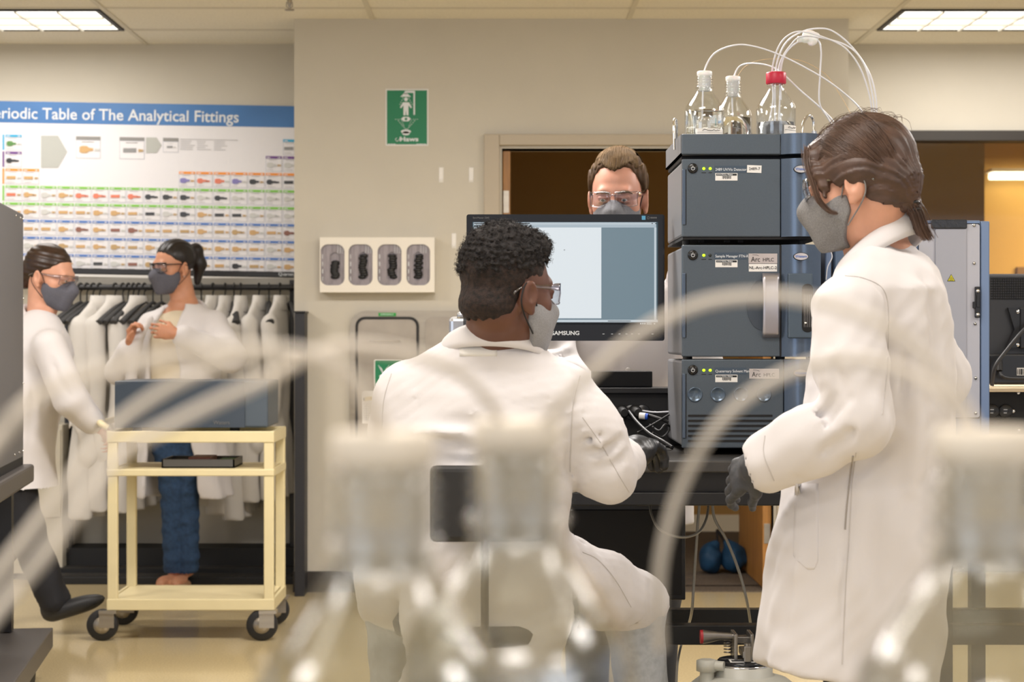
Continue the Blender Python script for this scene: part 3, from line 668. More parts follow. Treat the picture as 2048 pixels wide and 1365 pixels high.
# ------------------------------------------------------------------ main monitor
D = 4.82; mo = thing('monitor', 'wide black desktop monitor showing a blank document window', 'monitor', W(1130, 682, D))
xa, xb, za, zb = WX(933, D), WX(1329, D), WZ(682, D), WZ(429, D)
M_GLOSS = mat('gloss_black_bezel', '0b0b0d', .12, coat=.5)
sx0, sx1, sz0, sz1 = WX(945, D), WX(1316, D), WZ(650, D), WZ(444, D)
MB().flat([rrect(xa, xb, za, zb, .006), [(sx0, sz0), (sx1, sz0), (sx1, sz1), (sx0, sz1)]], (0, D+.008, 0), .016).build('bezel', M_GLOSS, mo)
MB().box(xa+.003, xb-.003, D+.016, D+.035, za+.003, zb-.003, .004).build('rear_shell', M_BLACK, mo)
def EM(n, c, e=1.0): return mat(n, c, .4, emit=e, spec=.3)
mb = MB()
def scr(i, x0, x1, y0, y1, k=0): mb.mat(i).box(WX(x0, D), WX(x1, D), D+.0095-k*.0006, D+.012, WZ(y1, D), WZ(y0, D))
scr(0, 945, 1316, 444, 650); scr(1, 947, 1314, 455, 640, 1); scr(2, 947, 1203, 455, 637, 2); scr(3, 947, 1313, 444.6, 449, 1); scr(4, 947, 1313, 449, 455, 1)
for k, x in enumerate((948, 953, 958, 964, 972, 980, 988, 996, 1004, 1012, 1020, 1044, 1060)): scr(5, x, x+3, 450.5, 453.5, 2)
scr(2, 1051, 1058, 450.5, 454, 2); scr(3, 947, 1316, 640, 645, 1); scr(5, 1216, 1262, 642, 643.2, 2); scr(6, 945, 1316, 645, 650, 1); scr(5, 948, 1060, 446, 447.6, 2)
scr(3, 1309, 1313, 455, 640, 3)
for x in (1281, 1285, 1289): scr(2, x, x+2.5, 646.5, 649, 2)
for x in (1294, ): scr(2, x, x+10, 645.8, 647, 2); scr(2, x, x+10, 648, 649.2, 2)
scr(2, 1308, 1311, 646.5, 649, 2); scr(5, 1304, 1306, 446, 448, 2); scr(5, 1311, 1313, 446, 448, 2)
mb.mat(5).flat([circ(0, 0, .0018, 10), circ(0, 0, .0012, 10)], (WX(1129, D), D+.0078, WZ(500, D)), .0004)
mb.build('screen', [EM('screen_blue', '6d8795', .25), EM('screen_slate', '8399a5', .5), EM('screen_page', 'dfe7ec', .66), EM('screen_bar', 'c9d5dd', .6), EM('screen_toolbar', 'b9c9d4', .55), EM('screen_ink', '4a5560', .15), EM('screen_task', '16202a', .2)], mo)
MB().text('SAMSUNG', W(1131, 667, D-.001), .0145, bold=.0004, sx=1.1).build('brand_lettering', M_PRINT, mo)
MB().text('SyncMaster 2243', W(962, 436, D-.001), .0062).build('model_lettering', mat('grey_print', '6b6b6b', .5), mo)
mb = MB()
for x in (1205, 1222, 1237, 1251, 1262, 1276, 1303): mb.box(WX(x, D), WX(x+4, D), D-.0005, D+.001, WZ(669, D), WZ(668, D))
mb.build('button_marks', M_PRINT, mo)
MB().mat(0).box(WX(1283.5, D), WX(1291, D), D-.001, D+.001, WZ(440, D), WZ(432, D)).build('energy_sticker', mat('sticker_blue', '5aa5cc', .5), mo)
mb = MB().flat([circ(WX(1296.5, D), WZ(436, D), .0035, 12), circ(WX(1296.5, D), WZ(436, D), .0024, 12)], (0, D-.001, 0), .001)
for k in range(5): mb.box(WX(1301+k*2.6, D), WX(1303+k*2.6, D), D-.001, D+.001, WZ(437.3, D), WZ(434.5, D))
mb.build('faint_emblem', mat('grey_print', '6b6b6b', .5), mo)
ar = thing('swivel_monitor_stand', 'silver monitor arm clamped behind the monitor at its left side', 'monitor arm', (WX(916, 4.95), 5.0, BT))
xx = WX(916, 4.95)
MB().cyl((xx, 5.0, BT), (xx, 5.0, WZ(690, 4.95)), .016).lathe([(.05, 0), (.05, .012), (.02, .018)], (xx, 5.0, BT), 24).build('post', M_CHROME, ar)
MB().box(WX(898, 4.93), WX(936, 4.93), 4.9, 4.97, WZ(692, 4.93), WZ(634, 4.93), .012, seg=3).box(WX(914, 4.93), WX(934, 4.93), 4.9, 4.97, WZ(640, 4.93), WZ(624, 4.93), .008).build('elbow_joint', mat('cast_aluminium', 'b9bbbf', .3, .9), ar)
MB().box(WX(930, 4.93), WX(1131, 4.93), 4.92, 4.95, WZ(600, 4.93), WZ(572, 4.93), .006).box(WX(925, 4.93), WX(945, 4.93), 4.915, 4.955, WZ(640, 4.93), WZ(572, 4.93), .006).build('arm_bar', mat('cast_aluminium', 'b9bbbf', .3, .9), ar)
MB().box(WX(1090, 4.87), WX(1172, 4.87), 4.86, 4.92, WZ(625, 4.87), WZ(545, 4.87), .004).build('mounting_plate', M_BLACK, ar)
# ------------------------------------------------------------------ instrument stack
D = 4.55
def CX(px): return WX(px, D)
def CZ(py): return WZ(py, D)
def bulge(mb, x0, x1, z0, z1, dep, d0=D, n=20):
    P = []
    for j in range(2):
        row = []
        for i in range(n+1):
            t = i/n; xx = x0+(x1-x0)*t; yy = d0-dep*math.sin(math.pi*(.08+.86*t))**.8+dep*math.sin(math.pi*.08)**.8
            row.append((xx, yy, (z0, z1)[j]))
        P.append(row)
    V = P[0]+P[1]+[(p[0], d0+.05, p[2]) for p in P[0]]+[(p[0], d0+.05, p[2]) for p in P[1]]; m = n+1
    F = [(i, i+1, m+i+1, m+i) for i in range(n)]; mb.add(V, F, True)
    F = [(2*m+i+1, 2*m+i, 3*m+i, 3*m+i+1) for i in range(n)]+[(m+i, m+i+1, 3*m+i+1, 3*m+i) for i in range(n)]+[(i+1, i, 2*m+i, 2*m+i+1) for i in range(n)]+[(0, m, 3*m, 2*m), (n, 2*m+n, 3*m+n, m+n)]
    mb.add(V, F); return mb
def front(p, y0, y1, side_hinge=True, split=1562):
    z1, z0 = CZ(y0), CZ(y1)
    mb = MB().box(CX(1363)+.004, CX(1640), D+.022, D+.42, z0+.003, z1-.003, .006); mb.build('casing', M_SIDE, p)
    fp = MB().box(CX(1364.5), CX(split)-.001, D, D+.022, z0, z1, .003).build('front_panel', M_SLATE, p)
    bulge(MB(), CX(split)+.0005, CX(1642), z0, z1, .035).build('curved_column', M_SLATE2, p)
    return fp
RX = np.array([[1, 0, 0], [0, 0, -1], [0, 1, 0]], float)
def ui(p, y, name, lamps, off=0):
    x, _, z = W(1385.5, y, D); mb = MB().mat(0).lathe([(.0125, 0), (.0125, .003), (.0105, .0045), (0.0001, .0045)], (x, D, z), 28, R=RX)
    mb.mat(1).flat([[(x+.0047*math.sin(t)*1.0, z-.0004+.0047*math.cos(t)) for t in np.linspace(.6, 2*math.pi-.6, 24)]+[(x+.0037*math.sin(t), z-.0004+.0037*math.cos(t)) for t in np.linspace(2*math.pi-.6, .6, 24)]], (0, D-.0049, 0), .0006).box(x-.0006, x+.0006, D-.0053, D-.0046, z, z+.0062)
    mb.build('power_button', [mat('button_black', '101012', .25), M_PRINT], p)
    for i, on in enumerate(lamps):
        x, _, z = W(1407.5+i*12.8, y+.5, D)
        MB().ell((x, D-.001, z), (.0038, .0022, .0036), n=12).build('status_light', mat('led_lit', 'b8ff1e', .3, emit=1.6) if on else mat('led_off', '20251d', .2), p)
    MB().box(CX(1403), CX(1412), D-.0006, D+.0004, CZ(y+9.4), CZ(y+8)).box(CX(1417), CX(1424), D-.0006, D+.0004, CZ(y+9.4), CZ(y+8)).build('light_caption', M_INK, p)
    x0 = CX(1428.5); npz = CZ(y+2)
    MB().mat(0).box(x0, CX(1493), D-.0006, D+.001, CZ(y+9), CZ(y-5)).mat(1).text(name, (x0+.0025, D-.001, CZ(y+2.5)), .0094, align='LEFT', sx=.9).build('name_plate', [mat('name_plate_slate', '465463', .35, .3), M_PRINT], p)
    a, b, c_, e = 1430.5, 1475, y+9.5, y+24.5
    mb = MB().mat(0).box(CX(a), CX(b), D-.001, D+.001, CZ(e), CZ(c_), .0004).mat(1).box(CX(a+1.6), CX(b-1.6), D-.0016, D, CZ(c_+5), CZ(c_+1.2)).mat(2)
    for k in range(3): mb.box(CX(a+3+k*3), CX(a+5.2+k*3), D-.0021, D-.001, CZ(c_+3.5), CZ(c_+2.7))
    mb.text('P.O.S.x. Waters', (CX(1454), D-.002, CZ(c_+3.2)), .0042, bold=.0001).mat(1)
    rb = random.Random(int(y)); xx = a+14
    while xx < a+31: wd = rb.choice([.5, .8, 1.2]); mb.box(CX(xx), CX(xx+wd), D-.0014, D, CZ(c_+12-rb.random()*1.5), CZ(c_+5.5)); xx += wd+rb.choice([.5, .8])
    mb.build('barcode_label', [M_PAPER, M_INK, M_PRINT], p)
def oval(p, x, y):
    X, _, Z = W(x, y, D); yy = D-.0315
    MB().mat(0).flat([circ(X, Z, .0185, 32, .0098)], (0, yy, 0), .006).mat(1).flat([circ(X, Z, .017, 32, .0084)], (0, yy-.0034, 0), .001).mat(2).text('Waters', (X, yy-.0045, Z), .0085, bold=.00025, sx=1.1).build('oval_badge', [M_INK, mat('badge_silver', 'c2bdbb', .25, .5), mat('badge_blue', '5f78b4', .4)], p)
def recess(p, y0, y1):
    MB().box(CX(1364.5), CX(1371), D-.0035, D+.01, CZ(y1), CZ(y0), .0012).build('door_edge_grip', M_SLATE2, p)
    MB().box(CX(1371.3), CX(1372.8), D-.0006, D+.004, CZ(y1), CZ(y0)).build('grip_shadow_gap', M_BLACKM, p)
def arcbadge(p, y0, y1, x0=1497, x1=1554.5):
    mb = MB().mat(0).box(CX(x0), CX(x1), D-.0016, D+.001, CZ(y1), CZ(y0), .0006).mat(1)
    zc = CZ((y0+y1)/2+2); mb.text('Arc', (CX(x0+14), D-.002, zc), .0175, sx=.85).text('HPLC', (CX(x0+39.5), D-.002, zc-.0008), .0125, sx=.92)
    mb.tube([(CX(x0+6+14*math.sin(t)), D-.002, CZ((y0+y1)/2-4-3.5*math.cos(t-.2))) for t in np.linspace(.1, 1.5, 8)], .0004, 4)
    mb.build('series_badge', [mat('badge_plate', 'c1bab8', .3, .4), M_INK], p)
# tray on top
p = thing('solvent_tray', 'slate grey solvent bottle tray on top of the instrument stack', 'tray', (CX(1500), D, CZ(308)))
z1, z0 = CZ(268), CZ(309); x0, x1, xs = CX(1362), CX(1640), CX(1562)
mb = MB().box(x0, x0+.006, D+.01, D+.42, z0, z1).box(x1-.006, x1, D+.02, D+.42, z0, z1).box(x0, x1, D+.414, D+.42, z0, z1).box(x0, x1, D+.01, D+.42, z0, z0+.004).build('tray_shell', M_SIDE, p)
MB().box(x0+.002, xs-.0005, D, D+.012, z0, z1, .003).build('front_panel', M_SLATE, p)
mb = bulge(MB(), xs, x1+.002, z0, z1, .035, n=20); mb.build('curved_column', M_SLATE2, p)
for px, pa, pt in ((1352, 238, 268), ):
    MB().tube(spline([W(1349, 300, 4.63), W(1348, 250, 4.64), W(1350, 238, 4.66), W(1353, 250, 4.7), W(1353, 290, 4.75)]), .0035, 8).build('handle', M_CHROME, p)
MB().tube(spline([W(1603, 268, 4.62), W(1607, 245, 4.63), W(1617, 231, 4.65), W(1626, 240, 4.67), W(1628, 266, 4.67)]), .0035, 8).cyl(W(1628, 268, 4.67), W(1628, 263, 4.67), .007).build('handle', M_CHROME, p)
MB().box(CX(1366), CX(1640), D+.04, D+.4, CZ(317.6), z0, .002).build('base_pads', M_BLACKM, p)
# detector
p = thing('detector_module', 'upper instrument module with 2489 label, directly under the bottle tray', 'instrument', (CX(1500), D, CZ(489)))
front(p, 318, 474); ui(p, 337, '2489 UV/Vis Detector', (1, 1)); oval(p, 1598, 341); recess(p, 339, 450)
MB().mat(0).obox(W(1508.5, 338.3, D-.001), (.0355, .001, .0185), np.array([[math.cos(.035), 0, math.sin(.035)], [0, 1, 0], [-math.sin(.035), 0, math.cos(.035)]])).mat(1).text('2489-7', W(1509, 338, D-.002), .0098).build('number_label', [M_PAPER, M_INK], p)
MB().box(CX(1626), CX(1639.5), D-.024, D-.01, CZ(447), CZ(420), .002).build('column_notch', mat('slate_dark', '39434f', .4), p)
mb = MB().box(CX(1366), CX(1640), D+.005, D+.41, CZ(479), CZ(474)); mb.build('underside', M_BLACKM, p)
for px, dd in ((1372, 4.6), (1372, 4.9), (1580, 4.88), (1603, 4.6)):
    x = WX(px, dd); MB().cyl((x, dd, CZ(489.7)), (x, dd, CZ(477)), .0095, 16).build('foot', M_RUB, p)
for px in (1408, 1460, 1487): MB().box(CX(px-5), CX(px+5), D+.05, D+.07, CZ(483), CZ(478)).build('underside_clip', M_BLACKM, p)
# sample manager
p = thing('sample_manager', 'middle instrument module with silver door handle in the stack', 'instrument', (CX(1500), D, CZ(715)))
front(p, 490, 714); ui(p, 510.5, 'Sample Manager FTN-R', (1, 0)); oval(p, 1597.5, 514.5); recess(p, 547, 676); arcbadge(p, 507.5, 527.5)
MB().mat(0).box(CX(1497.5), CX(1554), D-.0012, D+.001, CZ(543.5), CZ(528.3)).mat(1).text('NL-Arc-HPLC-2', W(1526, 536, D-.002), .0102, sx=1.0).build('number_label', [M_PAPER, M_INK], p)
P = []
for j in range(13):
    t = j/12; z = CZ(548)+(CZ(675)-CZ(548))*t; P.append([(CX(1524)+(CX(1558.5)-CX(1524))*i/6, D-.004-.012*math.sin(math.pi*t)**.7*(1-(i/6)*.35), z) for i in range(7)])
MB().grid(P, True, -.004).build('door_handle', mat('brushed_silver', 'b6b4bb', .28, .8), p)
MB().flat([circ(CX(1523), CZ(610), .036, 32, .062)], (0, D-.0008, 0), .003).build('handle_recess', mat('slate_dark', '39434f', .4), p)
MB().box(CX(1559.5), CX(1562.5), D-.001, D+.01, CZ(713), CZ(491)).build('door_gap', M_BLACKM, p)
MB().box(CX(1572), CX(1621), D-.036, D-.02, CZ(677), CZ(548), .003).build('column_window_plate', mat('slate_plate', '4a5866', .42, .2), p)
w_ = MB().flat([rrect(CX(1599), CX(1621), CZ(665), CZ(569), .0125)], (0, D-.0365, 0), .002).build('window_slot', mat('slot_black', '0c0c0d', .2), p)
mb = MB()
for k in range(5): mb.box(CX(1603+k*3.4), CX(1603.5+k*3.4), D-.0385, D-.0372, CZ(655), CZ(590))
mb.lathe([(.004, 0), (.004, .002), (.0001, .003)], (CX(1606), D-.038, CZ(647)), 14, R=RX).build('slot_fittings', M_CHROME, w_)
for px, dd in ((1375, 4.6), (1560, 4.6), (1375, 4.9), (1625, 4.9)): MB().cyl((WX(px, dd), dd, CZ(719.4)), (WX(px, dd), dd, CZ(713.5)), .012, 16).build('foot', M_RUB, p)
# solvent manager
p = thing('solvent_manager', 'lowest instrument module with four round knockouts and vent slots', 'instrument', (CX(1500), D, BT))
front(p, 719.5, 897, split=1568); ui(p, 740.5, 'Quaternary Solvent Manager-R', (1, 1)); oval(p, 1597, 746); recess(p, 748, 877); arcbadge(p, 738, 758, 1498.5, 1558)
for k in range(4):
    x, z = CX(1390+45.9*k), CZ(789.5)
    MB().lathe([(.0185, -.001), (.0185, .0018), (.0165, .003), (.015, .0008), (.0001, .0008)], (x, D, z), 32, R=RX).build('knockout_disc', mat('slate_disc', '5b6a7a', .25, .5), p)
for k in range(6):
    y = 832+k*10.1; MB().flat([rrect(CX(1376), CX(1545), CZ(y+2.1), CZ(y-2.1), .0018)], (0, D-.0003, 0), .002).build('vent_slot', M_BLACKM, p)
for px, dd in ((1380, 4.6), (1600, 4.6), (1380, 4.9), (1600, 4.9)): MB().cyl((WX(px, dd), dd, BT), (WX(px, dd), dd, CZ(896)), .015, 16).build('foot', M_RUB, p)
# tube guide and column manager
p = thing('column_manager', 'tall blue-grey column heater cabinet with its door swung open to the right', 'instrument', (.95, 4.8, BT))
d = 4.66
MB().box(WX(1666, d), 1.05, d, d+.42, BT+.015, WZ(486, d), .006).build('cabinet_body', M_SLATE2, p)
MB().box(WX(1650, 4.62), WX(1663, 4.62), 4.62, 4.7, BT+.015, WZ(497, 4.62), .004).build('tube_channel', mat('blue_grey_frame', '7689a8', .35, .3), p)
M_BG = mat('blue_grey_frame', '7689a8', .35, .3)
d = 4.75; xa, xb = WX(1833, d), WX(1961, d); z0, z1 = WZ(886, d), WZ(441, d)
dr = MB().box(xa, xb, d, d+.04, z0, z1, .003).box(xb, WX(1979, d), d-.002, d+.12, z0, z1-.002, .003).build('door', M_BG, p)
MB().box(xa+.004, xb-.003, d-.003, d, WZ(838, d), WZ(447, d), .001).build('door_liner_gap', M_BLACKM, dr)
MB().flat([rrect(WX(1837, d), WX(1957.5, d), WZ(835, d), WZ(449, d), .006)], (0, d-.006, 0), .006).build('inner_panel', mat('pale_grey_plastic', 'b9bac4', .4), dr)
MB().box(WX(1868, d), WX(1931, d), d-.014, d-.009, WZ(825, d), WZ(458, d), .004).build('insulation_pad', mat('pale_pad', 'a9abb6', .5), dr)
MB().box(WX(1860, d), WX(1931, d), d-.018, d-.009, WZ(458, d), WZ(440, d), .002).build('top_seal', mat('foil_black', '2d2d30', .3, .3, bump=1, bscale=60), dr)
for (px, py) in ((1843, 456), (1948, 451), (1948, 527), (1950, 648), (1951, 757), (1951, 827)):
    x, _, z = W(px, py, d-.009); MB().mat(0).lathe([(.0045, 0), (.004, .003), (.0001, .0035)], (x, d-.009, z), 14, R=RX).mat(1).box(x-.003, x+.003, d-.013, d-.012, z-.0006, z+.0006).build('screw', [M_CHROME, M_INK], dr)
lt = MB().box(WX(1947, d), WX(1957, d), d-.02, d-.009, WZ(636, d), WZ(574, d), .002).box(WX(1943, d), WX(1948, d), d-.018, d-.009, WZ(617, d), WZ(604, d), .001).box(WX(1949, d), WX(1955, d), d-.024, d-.019, WZ(615, d), WZ(590, d), .001).build('door_latch', M_BLACK, dr)
for py in (583, 630): MB().lathe([(.0055, 0), (.005, .003), (.0001, .0035)], (WX(1951.5, d), d-.02, WZ(py, d)), 16, R=RX).build('screw', M_CHROME, lt)
x, _, z = W(1902.5, 556, d-.0148)
MB().mat(1).flat([[(x-.0105, z-.009), (x+.0105, z-.009), (x, z+.0095)]], (0, d-.0144, 0), .0008).mat(0).flat([[(x-.0088, z-.008), (x+.0088, z-.008), (x, z+.0078)]], (0, d-.0150, 0), .0008).mat(1).box(x-.0045, x+.0045, d-.0158, d-.015, z-.007, z-.0062).tube([(x-.003, d-.0155, z-.005), (x-.002, d-.0155, z-.003), (x-.003, d-.0155, z-.001), (x-.002, d-.0155, z+.001)], .0004, 4).tube([(x, d-.0155, z-.005), (x+.001, d-.0155, z-.003), (x, d-.0155, z-.001), (x+.001, d-.0155, z+.002)], .0004, 4).tube([(x+.003, d-.0155, z-.005), (x+.004, d-.0155, z-.003), (x+.003, d-.0155, z-.001)], .0004, 4).build('hot_surface_sticker', [mat('warning_yellow', 'c9c02a', .5), M_INK], dr)
# loose tubes beside the stack
M_TUBE = clear('soft_clear_tube', 'e6e6e6', .5, .15)
M_WT = mat('milky_tube', 'e3e4ea', .3, coat=.3)
def cable(name, pts, r, m, label, cat='cable', group=None, n=8):
    o = MB().tube(spline(pts), r, n).build(name, m); return tag(o, label, cat, group)
cable('capillary_tube', [W(1656, 486, 4.60), W(1660, 500, 4.6), W(1664, 515, 4.6), W(1655, 535, 4.6), W(1652, 560, 4.6)], .0016, M_WT, 'thin pale capillary hanging between the module stack and the woman', 'tube')
cable('drain_tube', [W(1652, 440, 4.66), W(1655, 480, 4.62), W(1650, 500, 4.60)], .0035, M_WT, 'short milky tube beside the detector behind the mask', 'tube')
# cables on bench
cb = [([W(1262, 825, 4.955), W(1290, 829, 4.94), W(1320, 838, 4.9), W(1337, 845, 4.9)], .0045, M_RUB, 'black cable running right from the left wall plug with a pale collar'),
      ([W(1258, 823, 4.94), W(1275, 845, 4.88), W(1300, 868, 4.82), W(1325, 882, 4.78), W(1345, 895, 4.72)], .0042, mat('grey_cable', '2c2c2e', .4), 'grey sheathed cable sloping down to the foot of the stack'),
      ([W(1285, 822, 4.95), W(1310, 825, 4.94), W(1337, 824, 4.94)], .0022, M_WT, 'thin pale tube running level from the second plug to the stack'),
      ([W(1275, 866, 4.86), W(1305, 850, 4.88), W(1338, 830, 4.9)], .003, M_RUB, 'black cable rising from the gloved hand to the stack'),
      ([W(1300, 850, 4.9), W(1318, 862, 4.86), W(1330, 850, 4.88), W(1340, 856, 4.9), W(1325, 875, 4.84), W(1305, 866, 4.82)], .003, M_RUB, 'black cable coiled in a loop beside the stack foot'),
      ([W(1282, 890, 4.62), W(1305, 896, 4.66), W(1330, 893, 4.72), W(1345, 898, 4.78)], .0025, M_RUB, 'thin black mouse cable lying flat on the bench')]
for i, (pts, r, m, lab) in enumerate(cb): cable('bench_cable', pts, r, m, lab)
for px in (1243, 1270):
    pl = thing('power_plug', '%s black power plug in the rail beside the cables' % ('left' if px < 1260 else 'right'), 'plug', W(px, 825, 4.975))
    x, _, z = W(px, 825, 4.97); MB().tube([(x, 4.974, z), (x, 4.955, z), (x+.006, 4.935, z)], [.02, .019, .01], 12).build('plug_body', M_RUB, pl)
pc = thing('push_fitting', 'white and blue push-fit connector on a cable near the black glove', 'connector', W(1288, 832, 4.93))
a, b, c = np.array(W(1279, 832, 4.935)), np.array(W(1291, 833, 4.93)), np.array(W(1296, 834, 4.928))
MB().cyl(a, b, .009, 16).build('collar', M_WHITE, pc); MB().cyl(b, c, .0085, 16).build('blue_ring', mat('ring_blue', '2456c0', .4), pc)
ms = thing('computer_mouse', 'black computer mouse under the seated man’s gloved hand', 'mouse', W(1302, 914, 4.4))
x, y, z = W(1302, 914, 4.42); MB().ell((x, y, BT+.006), (.028, .05, .018), n=20).build('mouse_shell', M_BLACK, ms)
# tubes under the bench
M_GT = mat('grey_tubing', '8d8a82', .35, coat=.3)
cable('hanging_tube', [W(1300, 1005, 4.55), W(1303, 1030, 4.5), W(1320, 1060, 4.45), W(1360, 1075, 4.45), W(1395, 1067, 4.5), W(1412, 1040, 4.55), W(1418, 1005, 4.6)], .0032, M_GT, 'grey tube drooping in a loop under the bench edge', 'tube')
cable('hanging_tube', [W(1399, 1005, 4.6), W(1394, 1070, 4.6), W(1388, 1160, 4.6), W(1384, 1220, 4.6), W(1376, 1256, 4.7)], .0036, M_GT, 'grey tube hanging straight down behind the loop under the bench', 'tube')
cable('hanging_tube', [W(1424, 1005, 4.6), W(1430, 1040, 4.6), W(1455, 1085, 4.6), W(1480, 1150, 4.6), W(1495, 1210, 4.6), W(1502, 1256, 4.7)], .0036, M_GT, 'grey tube bowing right as it hangs down beside the blue bag', 'tube')
cable('floor_cable', [W(1364, 1285, 4.5), W(1358, 1310, 4.45), W(1354, 1340, 4.4), W(1352, 1400, 4.3)], .003, M_GT, 'thin grey cable running down below the foot rail', 'cable')
# blue door stop bag
bb = thing('blue_sand_bag', 'dark blue two-lobed cloth bag with black strap on the corridor carpet', 'bag', W(1443, 1148, 9.5))
dd = 9.5
for sgn, px in ((-1, 1420), (1, 1467)):
    F = Field(W(px-45, 1170, dd-.2), W(px+45, 1060, dd+.2), .008); c = np.array(W(px, 1117, dd))
    F.ell(c, (.062+.003*sgn, .09, .075), k=.01).cap(c+(-sgn*-.0, 0, .03), c+(-sgn*.03, 0, .075), .035, .02, k=.03)
    F.warp(lambda X, Y, Z: wrinkle(X, Y, Z, 5+px, 60, .006)); F.f = np.maximum(F.f, (.008-F.ax[2])[None, None, :]*1.0)
    F.build('bag_lobe', mat('blue_nylon', '0d3a5a', .7, noise=.2, nscale=12, bump=.3), bb)
MB().tube(spline([W(1436, 1090, dd), W(1434, 1062, dd), W(1444, 1075, dd), W(1452, 1096, dd)]), [.014]*12+[.02]*12+[.014]*13, 8, flat=.4).build('strap', M_BLACKM, bb)
# ------------------------------------------------------------------ carboy with latch lid
dk = 4.15; kx, ky, _ = W(1486, 1322, dk); sK = FPX/dk
cb_ = thing('waste_carboy', 'white plastic carboy with a black warning lid and metal toggle clamp on the floor', 'container', (kx, ky, 0))
zt = WZ(1322, dk)
M_POLY = mat('natural_polyethylene', 'b9b8ae', .4)
MB().lathe([(.13, 0), (.14, .01), (.14, zt-.10), (.132, zt-.065), (.10, zt-.04), (.072, zt-.032), (.066, zt-.03), (.066, zt-.012), (.0605, zt-.01)], (kx, ky, 0), 48).build('carboy_body', M_POLY, cb_)
ld = MB().lathe([(.056, zt-.010), (.058, zt-.006), (.0575, zt), (.0545, zt+.003), (.0001, zt+.005)], (kx, ky, 0), 48).build('lid', mat('black_gloss_lid', '1d1e22', .15), cb_)
MB().lathe([(.058, zt-.012), (.060, zt-.009), (.058, zt-.006)], (kx, ky, 0), 48).build('lid_rim', M_CHROME, cb_)
LR = frame((0, .7, .714), (0, -.7, .7))
RL = np.array([[1, 0, 0], [0, 1, 0], [0, 0, 1.]])
def lidpt(u, v, h=0): return (kx+u, ky+v, zt+.004+h)
T = np.array([[1, 0, 0], [0, 0, 1], [0, -1, 0]], float)  # text lies flat, readable from the front
FL = np.array([[1, 0, 0], [0, 0, 1.], [0, -1., 0]])
mb = MB().mat(0).box(kx-.034, kx+.038, ky-.046, ky-.012, zt+.0035, zt+.0048).mat(1)
V0 = len(mb.v); mb.text('WARNING', (0, 0, 0), .0095, bold=.0003)
for i in range(V0, len(mb.v)): p_ = mb.v[i]; mb.v[i] = (kx+.002+p_[0], ky-.017+p_[2], zt+.0052-p_[1])
for k in range(6): mb.box(kx-.03, kx+.03-random.random()*.01, ky-.024-k*.0036, ky-.0228-k*.0036, zt+.0048, zt+.0052)
mb.build('warning_label', [M_PAPER, M_INK], ld)
M_CL = mat('machined_steel', '8f8b86', .3, .9)
mb = MB().box(kx-.022, kx-.014, ky-.02, ky+.05, zt+.003, zt+.062, .002).box(kx+.014, kx+.022, ky-.02, ky+.05, zt+.003, zt+.062, .002).box(kx-.02, kx+.02, ky+.02, ky+.05, zt+.035, zt+.05, .002).box(kx-.006, kx+.008, ky-.045, ky+.03, zt+.012, zt+.028, .002)
cl = mb.build('toggle_clamp', M_CL, cb_)
MB().box(kx-.004, kx+.012, ky-.05, ky-.036, zt+.004, zt+.04, .002).cyl((kx+.004, ky-.043, zt+.04), (kx+.004, ky-.043, zt+.046), .008, 6).build('clamp_bolt', M_CL, cl)
MB().tube([(kx-.015, ky+.02, zt+.05), (kx-.05, ky+.02, zt+.052), (kx-.075, ky+.02, zt+.05), (kx-.088, ky+.02, zt+.05)], [.008, .009, .014, .016], 14).build('clamp_lever', M_CL, cl)
MB().cyl((kx-.088, ky+.02, zt+.05), (kx-.094, ky+.02, zt+.05), .0155, 20).build('red_button', mat('red_button', 'a01c28', .4), cl)
mb = MB()
for i in range(5): mb.tube([(kx-.03+.009*math.cos(t), ky+.03+.009*math.sin(t), zt+.01+i*.007+.0011*t) for t in np.linspace(0, 6.3, 10)], .0015, 5)
mb.build('spring', M_CL, cl)
sx_, sy_ = kx-.084, ky-.03
MB().lathe([(.022, zt-.1), (.018, zt-.06), (.016, zt-.04), (.016, zt-.02)], (sx_, sy_, 0), 24).lathe([(.017, zt-.02), (.024, zt-.018), (.024, zt+.006), (.017, zt+.008)], (sx_, sy_, 0), 6).cyl((sx_, sy_, zt-.005), (sx_+.036, sy_-.015, zt-.005), .011, 14).build('spout', M_POLY, cb_)
